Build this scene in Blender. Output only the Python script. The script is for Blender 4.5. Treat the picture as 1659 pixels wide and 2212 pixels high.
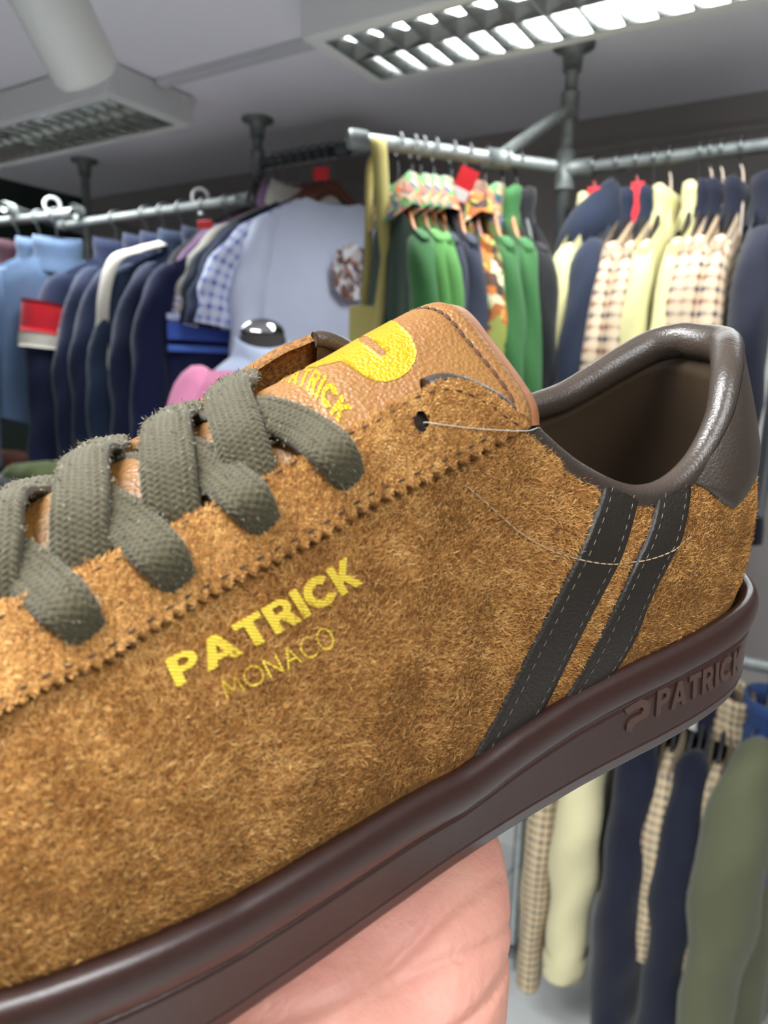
import bpy, bmesh, math, random
import numpy as np
from mathutils import Vector, Matrix, geometry

for o in list(bpy.data.objects): bpy.data.objects.remove(o)
rng = np.random.default_rng(7); random.seed(7)
scene = bpy.context.scene
COL = scene.collection

# ------------------------------------------------------------------ camera
FPX, CX, CY = 1560.0, 829.5, 1106.0
EYE = np.array([0, 0, 1.75]); TH = math.radians(11); AL = math.radians(1.5)
r0 = np.array([1., 0, 0]); u0 = np.array([0, math.sin(TH), math.cos(TH)])
FWD = np.array([0, math.cos(TH), -math.sin(TH)])
RGT = math.cos(AL) * r0 + math.sin(AL) * u0
UPV = math.cos(AL) * u0 - math.sin(AL) * r0
cd = bpy.data.cameras.new('camera'); cam = bpy.data.objects.new('camera', cd); COL.objects.link(cam)
cam.matrix_world = Matrix([[RGT[i], UPV[i], -FWD[i], EYE[i]] for i in range(3)] + [[0, 0, 0, 1]])
cd.sensor_fit = 'VERTICAL'; cd.sensor_height = 36; cd.sensor_width = 27
cd.lens = 36 * FPX / 2212; cd.clip_start = .01
cd.dof.use_dof = True; cd.dof.focus_distance = .19; cd.dof.aperture_fstop = 17
scene.camera = cam
# ------------------------------------------------------------------ world, exposure
wd = bpy.data.worlds.new('shop_ambient'); scene.world = wd; wd.use_nodes = True
wd.node_tree.nodes['Background'].inputs[0].default_value = (.80, .86, 1, 1)
wd.node_tree.nodes['Background'].inputs[1].default_value = .30
vs = scene.view_settings
vs.view_transform = 'Standard'; vs.look = 'None'; vs.gamma = 1; vs.exposure = -0.08; vs.use_curve_mapping = False

CEIL = EYE[2] + .78
# ------------------------------------------------------------------ helpers
def lin(h):
    if isinstance(h, str):
        c = [int(h[i:i + 2], 16) / 255 for i in (0, 2, 4)]
    else: c = [x / 255 for x in h]
    return tuple(x / 12.92 if x <= .04045 else ((x + .055) / 1.055) ** 2.4 for x in c) + (1,)

def mat(name, col, rough=.6, metal=0., bump=None, var=None, spec=.5, sheen=0., coat=0., emit=None, trans=0, sss=0):
    """bump=(scale,strength,dist,[kind]) var=(scale,other colour,contrast)"""
    m = bpy.data.materials.new(name); m.use_nodes = True
    nt = m.node_tree; b = nt.nodes['Principled BSDF']
    b.inputs['Base Color'].default_value = lin(col); b.inputs['Roughness'].default_value = rough
    b.inputs['Metallic'].default_value = metal; b.inputs['Specular IOR Level'].default_value = spec
    if sheen: b.inputs['Sheen Weight'].default_value = sheen
    if coat: b.inputs['Coat Weight'].default_value = coat; b.inputs['Coat Roughness'].default_value = .15
    if trans: b.inputs['Transmission Weight'].default_value = trans
    if sss:
        b.inputs['Subsurface Weight'].default_value = sss; b.inputs['Subsurface Radius'].default_value = (.01, .004, .002)
        b.inputs['Subsurface Scale'].default_value = .6
    if emit: b.inputs['Emission Color'].default_value = lin(emit[0]); b.inputs['Emission Strength'].default_value = emit[1]
    tc = nt.nodes.new('ShaderNodeTexCoord')
    if bump:
        kind = bump[3] if len(bump) > 3 else 'noise'
        if kind == 'voronoi':
            t = nt.nodes.new('ShaderNodeTexVoronoi'); t.feature = 'SMOOTH_F1'; out = t.outputs['Distance']
        else:
            t = nt.nodes.new('ShaderNodeTexNoise'); t.inputs['Detail'].default_value = 5; out = t.outputs['Fac']
        t.inputs['Scale'].default_value = bump[0]
        bn = nt.nodes.new('ShaderNodeBump'); bn.inputs['Strength'].default_value = bump[1]; bn.inputs['Distance'].default_value = bump[2]
        nt.links.new(tc.outputs['Object'], t.inputs['Vector']); nt.links.new(out, bn.inputs['Height'])
        nt.links.new(bn.outputs[0], b.inputs['Normal'])
    if var:
        t = nt.nodes.new('ShaderNodeTexNoise'); t.inputs['Scale'].default_value = var[0]; t.inputs['Detail'].default_value = 4
        r = nt.nodes.new('ShaderNodeValToRGB'); k = var[2]
        r.color_ramp.elements[0].position = .5 - k; r.color_ramp.elements[1].position = .5 + k
        r.color_ramp.elements[0].color = lin(var[1]); r.color_ramp.elements[1].color = lin(col)
        nt.links.new(tc.outputs['Object'], t.inputs['Vector']); nt.links.new(t.outputs['Fac'], r.inputs[0]); nt.links.new(r.outputs[0], b.inputs['Base Color'])
    return m

def mesh_obj(name, V, Fc, m, parent=None, smooth=True, uv=None):
    me = bpy.data.meshes.new(name); me.from_pydata([tuple(map(float, v)) for v in V], [], [tuple(map(int, f)) for f in Fc])
    if smooth: me.polygons.foreach_set('use_smooth', [True] * len(me.polygons))
    if uv is not None:
        l = me.uv_layers.new(name='UVMap'); idx = np.empty(len(me.loops), dtype=np.int32); me.loops.foreach_get('vertex_index', idx)
        l.data.foreach_set('uv', np.asarray(uv, dtype=np.float32)[idx].ravel())
    me.materials.append(m); me.update()
    o = bpy.data.objects.new(name, me); COL.objects.link(o)
    if parent: o.parent = parent
    return o

def gfaces(nu, nv, cu=False, cv=False, off=0, flip=False):
    i = np.arange(nu if cu else nu - 1)[:, None]; j = np.arange(nv if cv else nv - 1)[None, :]
    a = i * nv + j; b = ((i + 1) % nu) * nv + j; c = ((i + 1) % nu) * nv + (j + 1) % nv; d = i * nv + (j + 1) % nv
    f = np.stack([a, b, c, d], -1).reshape(-1, 4) + off
    return f[:, ::-1] if flip else f

def grid_obj(name, G, m, parent=None, cu=False, cv=False, flip=False, uv=False):
    G = np.asarray(G); nu, nv = G.shape[:2]
    U = None
    if uv:
        a, b = np.meshgrid(np.arange(nu) / (nu - 1), np.arange(nv) / (nv - 1), indexing='ij'); U = np.stack([a, b], -1).reshape(-1, 2)
    return mesh_obj(name, G.reshape(-1, 3), gfaces(nu, nv, cu, cv, 0, flip), m, parent, True, U)

def spl(P, n=None, t=None):
    """Catmull-Rom through control points, uniform parameter"""
    P = np.asarray(P, float); k = len(P)
    if t is None: t = np.linspace(0, k - 1, n)
    t = np.clip(np.asarray(t, float), 0, k - 1)
    i = np.minimum(t.astype(int), k - 2); f = (t - i)
    if P.ndim > 1: f = f[:, None]
    T = np.gradient(P, axis=0)
    f2 = f * f; f3 = f2 * f
    return (2 * f3 - 3 * f2 + 1) * P[i] + (f3 - 2 * f2 + f) * T[i] + (3 * f2 - 2 * f3) * P[i + 1] + (f3 - f2) * T[i + 1]

def resample(P, n):
    P = np.asarray(P, float); d = np.r_[0, np.cumsum(np.linalg.norm(np.diff(P, axis=0), axis=1))]
    t = np.linspace(0, d[-1], n); return np.stack([np.interp(t, d, P[:, k]) for k in range(P.shape[1])], 1)

def smoothline(P, n):
    return resample(spl(P, n * 4), n)

def frames(P, ref):
    P = np.asarray(P, float); T = np.gradient(P, axis=0); T /= np.linalg.norm(T, axis=1)[:, None] + 1e-12
    ref = np.broadcast_to(np.asarray(ref, float), P.shape)
    Nn = ref - T * (ref * T).sum(1)[:, None]; Nn /= np.linalg.norm(Nn, axis=1)[:, None] + 1e-12
    return T, Nn, np.cross(T, Nn)

def tube_geo(P, r, seg=10, ref=(0, 0, 1), flat=None, caps=True):
    P = np.asarray(P, float); n = len(P); r = np.broadcast_to(np.asarray(r, float), (n,))
    fl = r if flat is None else np.broadcast_to(np.asarray(flat, float), (n,))
    if abs(np.dot((P[-1] - P[0]) / (np.linalg.norm(P[-1] - P[0]) + 1e-9), ref)) > .95: ref = (1, 0, .01)
    T, N, B = frames(P, ref)
    a = np.linspace(0, 2 * np.pi, seg, endpoint=False)
    G = P[:, None] + np.cos(a)[None, :, None] * (B * r[:, None])[:, None] + np.sin(a)[None, :, None] * (N * fl[:, None])[:, None]
    V = G.reshape(-1, 3); Fc = gfaces(n, seg, False, True).tolist()
    if caps:
        Fc.append(list(range(seg))[::-1]); Fc.append(list(range((n - 1) * seg, n * seg)))
    return V, Fc

class MB:
    def __init__(s): s.V = []; s.F = []
    def add(s, V, F):
        o = len(s.V); s.V += [tuple(v) for v in np.asarray(V, float)]; s.F += [[int(i) + o for i in f] for f in F]; return s
    def tube(s, P, r, **k): return s.add(*tube_geo(P, r, **k))
    def box(s, c, h, R=None):
        V = np.array([[x, y, z] for x in (-1, 1) for y in (-1, 1) for z in (-1, 1)], float) * np.asarray(h, float)
        if R is not None: V = V @ np.asarray(R).T
        return s.add(V + np.asarray(c, float), [(0, 1, 3, 2), (4, 6, 7, 5), (0, 4, 5, 1), (2, 3, 7, 6), (0, 2, 6, 4), (1, 5, 7, 3)])
    def obj(s, name, m, parent=None, smooth=True): return mesh_obj(name, s.V, s.F, m, parent, smooth)

def empty(name, M=None, loc=None, rz=0):
    o = bpy.data.objects.new(name, None); COL.objects.link(o); o.empty_display_size = .05
    if M is not None: o.matrix_world = M
    elif loc is not None: o.location = Vector([float(x) for x in loc]); o.rotation_euler = (0, 0, rz)
    return o
def tag(o, label=None, cat=None, group=None, kind=None):
    for k, v in (('label', label), ('category', cat), ('group', group), ('kind', kind)):
        if v: o[k] = v
    return o
def bevel(o, w, seg=2):
    md = o.modifiers.new('bevel', 'BEVEL'); md.width = w; md.segments = seg; md.limit_method = 'ANGLE'; return o
def ray(px, py):
    d = (px - CX) / FPX * RGT - (py - CY) / FPX * UPV + FWD
    return d
def at_h(px, py, h):            # pixel ray meets the horizontal plane at height h
    d = ray(px, py); return EYE + d * (h - EYE[2]) / d[2]
def at_d(px, py, dist):         # pixel ray at a horizontal distance
    d = ray(px, py); return EYE + d * dist / math.hypot(d[0], d[1])
def to_px(P):
    q = np.asarray(P) - EYE; return CX + FPX * (q @ RGT) / (q @ FWD), CY - FPX * (q @ UPV) / (q @ FWD)

# =================================================================== ROOM
E1 = np.array([.85, -.527, 0]); E1 /= np.linalg.norm(E1); E2 = np.array([-E1[1], E1[0], 0]); EZ = np.array([0, 0, 1.])
def W3(a, b, z): return E1 * a + E2 * b + EZ * z
RB = np.stack([E1, E2, EZ], 1); ROOM_RZ = math.atan2(E1[1], E1[0])
A0, A1, B0, B1 = -3.2, 3.6, -3.6, 2.37
M_CEIL = mat('ceiling_paint', (236, 234, 242), .85, bump=(30, .05, .002)); M_WALL = mat('wall_paint', (172, 166, 162), .8, bump=(40, .08, .002), var=(3, (164, 158, 155), .3))
M_GREEN = mat('dark_green_paint', (28, 44, 38), .6); M_FLOOR = mat('floor_tile', (206, 208, 206), .35, var=(5, (196, 198, 196), .3)); M_GROUT = mat('floor_grout', (130, 130, 128), .8)
M_WHITE = mat('white_powder_coat', (214, 216, 214), .45); M_CHROME = mat('polished_aluminium', (205, 208, 205), .15, 1.0); M_TRUNK = mat('white_trunking', (200, 200, 204), .5)
def slab(name, lo, hi, m, kind='structure'):
    lo, hi = np.array(lo, float), np.array(hi, float); c = (lo + hi) / 2
    o = MB().box((0, 0, 0), (hi - lo) / 2).obj(name, m, None, False); o.location = W3(*c); o.rotation_euler = (0, 0, ROOM_RZ); o['kind'] = kind; return o
slab('ceiling', (A0 - .1, B0 - .1, CEIL), (A1 + .1, B1 + .1, CEIL + .1), M_CEIL)
floor = slab('floor', (A0 - .1, B0 - .1, -.12), (A1 + .1, B1 + .1, -.006), M_GROUT)
slab('wall_back', (A0 - .1, B1, 0), (A1 + .1, B1 + .1, CEIL), M_WALL); slab('wall_front', (A0 - .1, B0 - .1, 0), (A1 + .1, B0, CEIL), M_WALL)
slab('wall_left', (A0 - .1, B0, 0), (A0, B1, CEIL), M_GREEN); slab('wall_right', (A1, B0, 0), (A1 + .1, B1, CEIL), M_WALL)
slab('trim_1', (A0, B1 - .012, CEIL - .10), (A1, B1, CEIL - .085), M_WALL); slab('baseboard_back', (A0, B1 - .02, 0), (A1, B1, .1), M_WHITE)
# floor tiles
tile_me = None
for i in range(9):
    for j in range(8):
        a, b = A0 + .4 + i * .8, B0 + .4 + j * .8
        if b < -1 or a < -2.9: continue
        if tile_me is None:
            t = MB().box((0, 0, 0), (.397, .397, .01)).obj('floor_tile', M_FLOOR, floor, False); bevel(t, .002, 1); tile_me = t.data
        else:
            t = bpy.data.objects.new('floor_tile', tile_me); COL.objects.link(t); t.parent = floor
        t.location = Vector((a - (A0 + A1) / 2, b - (B0 + B1) / 2, .063 - .01 + .0))

# ---- louvred ceiling lights (twin tube), those over and behind the viewer are unseen, added for light
M_TUBE = mat('fluorescent_tube', (255, 255, 250), .5, emit=((250, 252, 255), 24.0))
def louvre_light(a0, b0, label, length=1.2, width=.30, power=26, detail=True):
    root = empty('ceiling_light', loc=W3(a0 + length / 2, b0 + width / 2, CEIL), rz=ROOM_RZ); tag(root, label, 'ceiling light', 'louvred ceiling lights')
    L, Wd, D = length / 2, width / 2, .085
    mb = MB(); mb.box((0, 0, -.006), (L, Wd, .006))
    for s in (-1, 1):
        mb.box((0, s * (Wd - .018), -D / 2), (L, .018, D / 2)); mb.box((s * (L - .02), 0, -D / 2), (.02, Wd - .036, D / 2))
    bevel(mb.obj('housing', M_WHITE, root, False), .008, 3)
    mb = MB(); mb.box((0, 0, -.016), (L - .04, Wd - .036, .003)); mb.obj('reflector', M_CHROME, root, False)
    iw = Wd - .036; il = L - .04
    for y in (-iw / 2, iw / 2):
        t = MB().tube([(-il + .03, y, -.034), (il - .03, y, -.034)], .013, seg=12).obj('tube_lamp', M_TUBE, root)
    nb_ = 22
    for k in range(nb_ + 1):
        x = -il + 2 * il * k / nb_
        for y in (-iw / 2, iw / 2):
            # parabolic blade: thick at the top
            ww = iw / 2 - .004
            V = [(x - .010, y - ww, -.050), (x + .010, y - ww, -.050), (x + .0015, y - ww, -D), (x - .0015, y - ww, -D), (x - .010, y + ww, -.050), (x + .010, y + ww, -.050), (x + .0015, y + ww, -D), (x - .0015, y + ww, -D)]
            MB().add(V, [(0, 1, 2, 3), (7, 6, 5, 4), (0, 4, 5, 1), (1, 5, 6, 2), (2, 6, 7, 3), (3, 7, 4, 0)]).obj('louvre_blade', M_CHROME, root, False)
    for y in (-iw, 0, iw):
        th = .012 if y == 0 else .003
        V = [(-il, y - th, -.050), (-il, y + th, -.050), (-il, y + .0015, -D), (-il, y - .0015, -D), (il, y - th, -.050), (il, y + th, -.050), (il, y + .0015, -D), (il, y - .0015, -D)]
        MB().add(V, [(0, 1, 2, 3), (7, 6, 5, 4), (0, 4, 5, 1), (1, 5, 6, 2), (2, 6, 7, 3), (3, 7, 4, 0)]).obj('louvre_rail', M_CHROME, root, False)
    l = bpy.data.lights.new('tube_light', 'AREA'); l.shape = 'RECTANGLE'; l.size = length * .9; l.size_y = width * .75; l.energy = power; l.color = (.95, .98, 1); l.spread = math.radians(150)
    lo = bpy.data.objects.new('tube_light', l); COL.objects.link(lo); lo.parent = root; lo.location = (0, 0, -D - .006)
    return root
louvre_light(-1.08, 1.35, 'louvred ceiling light with bright chrome blades at top right', length=1.5, power=15)
louvre_light(-3.0, 1.35, 'louvred ceiling light at left, its near end by the trunking', length=1.28, power=15)
louvre_light(-1.6, -.35, 'unseen louvred ceiling light added overhead for its light, left of the viewer', length=1.5, power=52)  # this and the next two: out of view, added to light the shoe
louvre_light(.4, -.35, 'unseen louvred ceiling light added overhead for its light, right of the viewer', length=1.5, power=30)
louvre_light(-.6, -2.0, 'unseen louvred ceiling light added behind the viewer for its light', length=1.5, power=54)
tr = MB().box((0, 0, 0), (.31, .016, .01)).obj('cable_trunking', M_TRUNK, None, False); tr.location = W3(-1.40, 1.52, CEIL - .01); tr.rotation_euler = (0, 0, ROOM_RZ); bevel(tr, .002)
tag(tr, 'white cable trunking on the ceiling between the two lights', 'trunking')

# ---- white spotlight hanging at top left
def spot():
    c = EYE + ray(138, 62) * 1.18; ax = -RGT * .22 + UPV * .58 - FWD * .78; ax /= np.linalg.norm(ax)
    root = empty('spotlight', loc=c); tag(root, 'white cylindrical spotlight hanging from the ceiling at top left', 'spotlight')
    t = np.array([-.080, -.079, -.075, -.065, .065, .08, .08, .065, -.02, -.03]); r = np.array([.001, .035, .050, .057, .058, .058, .053, .052, .048, .001])
    T, N, B = frames(np.outer(t, ax) + 0, (.2, .3, 1)); a = np.linspace(0, 2 * np.pi, 40, endpoint=False)
    N = N[4]; B = B[4]
    G = np.outer(t, ax)[:, None] + r[:, None, None] * (np.cos(a)[None, :, None] * N + np.sin(a)[None, :, None] * B)
    grid_obj('lamp_can', G, M_WHITE, root, cv=True)
    top = np.array([-.03, .02, CEIL - c[2]])
    MB().tube([ax * .02 + np.array([0, 0, .03]), top * .5, top], .009, seg=10).obj('stem', M_WHITE, root)
    MB().tube([top - [0, 0, .012], top], .035, seg=24).obj('ceiling_rose', M_WHITE, root)
spot()

# ---- galvanised pipe racks
M_GALV = mat('galvanised_steel', (150, 156, 152), .55, .6, var=(40, (120, 126, 126), .3)); M_GALVD = mat('dark_galvanised_steel', (78, 84, 86), .5, .6)
PR = .0155
P1 = at_h(1240, 95, CEIL); P2 = at_h(556, 256, CEIL); P3 = at_h(182, 345, CEIL)
RH = EYE[2] + .4975; RHC = EYE[2] + .645
def post(p, label, z0=0., z1=None):
    z1 = CEIL if z1 is None else z1
    root = empty('pipe_post', loc=(p[0], p[1], 0)); tag(root, label, 'post', 'pipe posts')
    MB().tube([(0, 0, z0), (0, 0, z1)], PR, seg=20).obj('pipe', M_GALV, root)
    for z, s in ((z1, -1),) + (((z0, 1),) if z0 == 0 else ()):
        MB().tube([(0, 0, z), (0, 0, z + s * .008), (0, 0, z + s * .009), (0, 0, z + s * .03), (0, 0, z + s * .06)], [.05, .05, .028, .024, .022], seg=24).obj('flange', M_GALV, root)
    return root
post1 = post(P1, 'galvanised post in front of the wall, right of the green jackets'); post2 = post(P2, 'galvanised post behind the rail with the white T-shirt'); post3 = post(P3, 'galvanised post at far left under the ceiling light')
def clamp(root, p, d, l=.05, r=.022, m=None):
    d = np.asarray(d, float) / np.linalg.norm(d); MB().tube([np.asarray(p) - d * l, np.asarray(p) + d * l], r, seg=20).obj('pipe_fitting', m or M_GALV, root)
def rail(p0, p1, label, caps=(0, 0), m=None, r=PR):
    p0, p1 = np.asarray(p0, float), np.asarray(p1, float)
    root = empty('clothes_rail', loc=p0); tag(root, label, 'rail', 'pipe clothes rails'); m = m or M_GALV
    d = p1 - p0; L = np.linalg.norm(d); d /= L
    MB().tube([np.zeros(3), d * L], r, seg=20).obj('pipe', m, root)
    for k, c in enumerate(caps):
        if c: q = d * L * k; s = d * (1 if k else -1); MB().tube([q - s * .02, q + s * .018, q + s * .022], [r * 1.35, r * 1.35, r * 1.15], seg=20).obj('end_cap', m, root)
    return root
# rail A (right, along the wall)
JA = np.array([P1[0], P1[1], RH]); RA1 = JA + E1 * 1.5
rA = rail(JA, RA1, 'galvanised rail running right from the post, hung with checked and cream jackets')
clamp(rA, (0, 0, 0), EZ, .045, .0235); clamp(rA, E1 * .035, E1, .035, .0225)
# rail B (slanting towards the viewer with the green jackets)
RB0 = at_h(772, 302, RH); RB1 = np.array([P1[0], P1[1], RH]) - np.array([.035, .03, 0]); rBd = (RB1 - RB0) / np.linalg.norm(RB1 - RB0)
rB = rail(RB0, RB1, 'galvanised rail slanting from the post, holding the green jackets and khaki strap', (1, 0))
kx = .69; tj = (RB1 - RB0) * kx
clamp(rB, tj, rBd, .03, .022); br0 = tj + np.array([0, 0, .0]); br1 = np.array([P1[0], P1[1], RH + .145]) - RB0
MB().tube([br0, br1], PR * .95, seg=18).obj('brace', M_GALV, rB); clamp(rB, br1, EZ, .03, .022)
# rail C (white T-shirt), E, D
RC0 = np.array([P2[0], P2[1], RHC]); RC1 = at_h(742, 322, RHC)
rC = rail(RC0, RC1, 'dark galvanised rail at centre with the white T-shirt at its end', (0, 1), M_GALVD); clamp(rC, (0, 0, 0), EZ, .04, .022)
RD0 = at_h(140, 487, RH); RD1 = at_h(528, 431, RH)
rD = rail(RD0, RD1, 'pale galvanised rail holding the navy track jackets', (1, 1))
RE0 = at_h(-160, 497, RH); RE1 = at_h(150, 463, RH)
rE = rail(RE0, RE1, 'pale galvanised rail at the left edge with light blue jackets', (0, 1))
for (x, y, rr_) in ((165, 455, 0), (18, 450, 0)):
    p = at_h(x, y, RH + .035); q = p + np.array([.1, .45, 0])
    rail(p, q, 'short pipe end pointing at the viewer above the ' + ('navy rail' if x > 100 else 'light blue jackets'), (1, 0))
# ring fittings on the rails
for x, y, lb in ((433, 426, 'pale ring fitting standing on the navy rail'), (113, 443, 'pale ring fitting standing on the left rail')):
    p = at_h(x, y, RH + .055); a = np.linspace(0, 2 * np.pi, 40); v = np.cross(EZ, ray(x, y)); v /= np.linalg.norm(v)
    G = p + .026 * (np.cos(a)[:, None] * v + np.sin(a)[:, None] * EZ)
    o = MB().tube(G - p, .006, seg=10, ref=(0, 1, 0)).tube([(0, 0, -.03), (0, 0, -.055)], .008, seg=10).obj('ring_fitting', M_WHITE); o.location = Vector(p); tag(o, lb, 'ring', 'ring fittings')
# lower rail on the right, behind the hanging jackets
RL = EYE[2] - .66
RF0 = np.array([P1[0], P1[1], RL]) - E1 * .25; RF1 = RF0 + E1 * 1.8
rF = rail(RF0, RF1, 'low galvanised rail on the right under the sole of the shoe', (0, 0))
pR = P1 + E1 * 1.35
post(pR, 'galvanised post at the right end of the rack')
# wall batten behind rail A
o = MB().box((0, 0, 0), (1.3, .01, .018)).obj('wall_batten', M_TRUNK, None, False); o.location = W3(.35, B1 - .06, RH - .17); o.rotation_euler = (0, 0, ROOM_RZ); tag(o, 'pale horizontal batten on the wall behind the checked jackets', 'batten')
o2 = MB().box((0, 0, 0), (.012, .03, .5)).obj('batten_bracket', M_TRUNK, o, False); o2.location = (.9, .03, -.3)
# =================================================================== SHOE
# local axes in mm: X toe-ward, Y lateral (towards the viewer), Z up from the sole
def rotv(r):
    r = np.asarray(r, float); t = np.linalg.norm(r); k = r / t; K = np.array([[0, -k[2], k[1]], [k[2], 0, -k[0]], [-k[1], k[0], 0]])
    return np.eye(3) + math.sin(t) * K + (1 - math.cos(t)) * K @ K
SR = rotv([0.60136853, 2.21463675, -1.60307125]); ST = np.array([112.26863302, 50.94991021, 263.11224507])
CB = np.stack([RGT, -UPV, FWD], 1)
MW = CB @ SR; MT = EYE + CB @ ST * .001
shoe = empty('suede_trainer', Matrix([[*map(float, MW[i]), float(MT[i])] for i in range(3)] + [[0, 0, 0, 1]]))
tag(shoe, 'brown suede trainer with olive laces and dark brown rubber sole, held up close', 'shoe')
CAML = -SR.T @ ST
def spx(P):
    C = np.asarray(P) @ SR.T + ST
    return np.stack([FPX * C[..., 0] / C[..., 2] + CX, FPX * C[..., 1] / C[..., 2] + CY], -1)
def unY(px, py, Y):
    d = SR.T @ np.array([(px - CX) / FPX, (py - CY) / FPX, 1.]); return CAML + d * (Y - CAML[1]) / d[1]

class Surf:
    """dense grid surface in mm; ev() interpolates, inv() finds the parameters seen at a pixel of the photograph"""
    def __init__(s, G, flip=False):
        s.G = np.asarray(G, float); s.nu, s.nv = s.G.shape[:2]
        a = np.gradient(s.G, axis=0); b = np.gradient(s.G, axis=1); n = np.cross(a, b)
        n /= np.linalg.norm(n, axis=2)[..., None] + 1e-9
        s.N = -n if flip else n
        s.Q = spx(s.G); s.face = ((CAML - s.G) * s.N).sum(2) > 0
    def _b(s, A, u, v):
        u = np.clip(u, 0, s.nu - 1); v = np.clip(v, 0, s.nv - 1)
        i = np.minimum(u.astype(int), s.nu - 2); j = np.minimum(v.astype(int), s.nv - 2); f = (u - i)[..., None]; g = (v - j)[..., None]
        return A[i, j] * (1 - f) * (1 - g) + A[i + 1, j] * f * (1 - g) + A[i, j + 1] * (1 - f) * g + A[i + 1, j + 1] * f * g
    def ev(s, u, v, off=0.):
        u = np.asarray(u, float); v = np.asarray(v, float)
        P = s._b(s.G, u, v); N = s._b(s.N, u, v); N /= np.linalg.norm(N, axis=-1)[..., None] + 1e-9
        off = np.asarray(off, float)
        return P + N * (off[..., None] if off.ndim else off), N
    def inv(s, pix, mask=None):
        pix = np.asarray(pix, float).reshape(-1, 2); ok = s.face if mask is None else (s.face & mask)
        ii, jj = np.nonzero(ok); Q = s.Q[ii, jj]; U = np.empty(len(pix)); Vv = np.empty(len(pix))
        for k in range(0, len(pix), 200):
            d = ((pix[k:k + 200, None] - Q[None]) ** 2).sum(2).argmin(1); U[k:k + 200] = ii[d]; Vv[k:k + 200] = jj[d]
        for _ in range(7):
            p0 = s._b(s.Q, U, Vv); e = .5
            du = (s._b(s.Q, U + e, Vv) - s._b(s.Q, U - e, Vv)) / (2 * e); dv = (s._b(s.Q, U, Vv + e) - s._b(s.Q, U, Vv - e)) / (2 * e)
            r = pix - p0; det = du[:, 0] * dv[:, 1] - du[:, 1] * dv[:, 0]; det = np.where(abs(det) < 1e-6, 1e-6, det)
            U = U + np.clip((r[:, 0] * dv[:, 1] - r[:, 1] * dv[:, 0]) / det, -3, 3); Vv = Vv + np.clip((du[:, 0] * r[:, 1] - du[:, 1] * r[:, 0]) / det, -3, 3)
            U = np.clip(U, 0, s.nu - 1); Vv = np.clip(Vv, 0, s.nv - 1)
        return U, Vv
MM = .001

# ---- materials
def suede_mat(name, fibre):
    m = bpy.data.materials.new(name); m.use_nodes = True; nt = m.node_tree; b = nt.nodes['Principled BSDF']
    b.inputs['Roughness'].default_value = .75; b.inputs['Specular IOR Level'].default_value = .25
    b.inputs['Sheen Weight'].default_value = .25; b.inputs['Sheen Tint'].default_value = lin((230, 190, 120)); b.inputs['Sheen Roughness'].default_value = .4
    r = nt.nodes.new('ShaderNodeValToRGB')
    if fibre:
        a = nt.nodes.new('ShaderNodeAttribute'); a.attribute_name = 'tint'; nt.links.new(a.outputs['Fac'], r.inputs[0])
        cs = [(0, (114, 70, 32)), (.4, (178, 122, 62)), (.72, (214, 160, 90)), (1, (242, 198, 128))]
    else:
        tc = nt.nodes.new('ShaderNodeTexCoord'); n = nt.nodes.new('ShaderNodeTexNoise'); n.inputs['Scale'].default_value = 900; n.inputs['Detail'].default_value = 4
        nt.links.new(tc.outputs['Object'], n.inputs['Vector']); nt.links.new(n.outputs['Fac'], r.inputs[0])
        cs = [(.3, (74, 46, 20)), (.7, (138, 92, 42))]
        bn = nt.nodes.new('ShaderNodeBump'); bn.inputs['Strength'].default_value = .8; bn.inputs['Distance'].default_value = .0008
        nt.links.new(n.outputs['Fac'], bn.inputs['Height']); nt.links.new(bn.outputs[0], b.inputs['Normal'])
    e = r.color_ramp.elements
    while len(e) < len(cs): e.new(.5)
    for k, (p, c) in enumerate(cs): e[k].position = p; e[k].color = lin(c)
    nt.links.new(r.outputs[0], b.inputs['Base Color']); return m
M_SUEDE = suede_mat('suede_hide', False); M_NAP = suede_mat('suede_nap', True)
M_DARK = mat('dark_brown_leather', (62, 52, 44), .38, bump=(1500, .25, .0004, 'voronoi'), spec=.6)
M_LINING = mat('lining_leather', (64, 51, 38), .4, bump=(900, .15, .0004), spec=.6)
M_STRIPE = mat('black_brown_stripe_leather', (37, 31, 25), .44, bump=(1400, .35, .0004, 'voronoi'))
M_TAN = mat('tan_leather', (130, 91, 38), .5, bump=(1250, .5, .0007, 'voronoi'), var=(60, (124, 80, 36), .3), spec=.45)
M_TANEDGE = mat('tan_leather_edge', (138, 84, 42), .5, bump=(700, .3, .0005))
M_SLOT = mat('stitch_slot_brown', (74, 40, 14), .8)
M_GOLD = mat('gold_foil', (214, 170, 34), .34, .6, bump=(1600, .5, .0006, 'voronoi'), spec=.7)
M_RUBBER = mat('brown_rubber', (60, 38, 33), .29, bump=(2600, .12, .0003), spec=.55, var=(500, (54, 34, 29), .25))
M_EMBOSS = mat('brown_rubber_emboss', (78, 54, 46), .3, spec=.5)
M_THREAD = mat('pale_thread', (176, 152, 122), .6); M_BTHREAD = mat('brown_thread', (64, 40, 20), .8); M_KTHREAD = mat('grey_thread', (122, 114, 100), .6)
M_NYLON = mat('clear_nylon', (225, 222, 215), .15, spec=.8, trans=.3)
M_HOLE = mat('eyelet_backing', (44, 30, 22), .85, bump=(900, .4, .0005))

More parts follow.
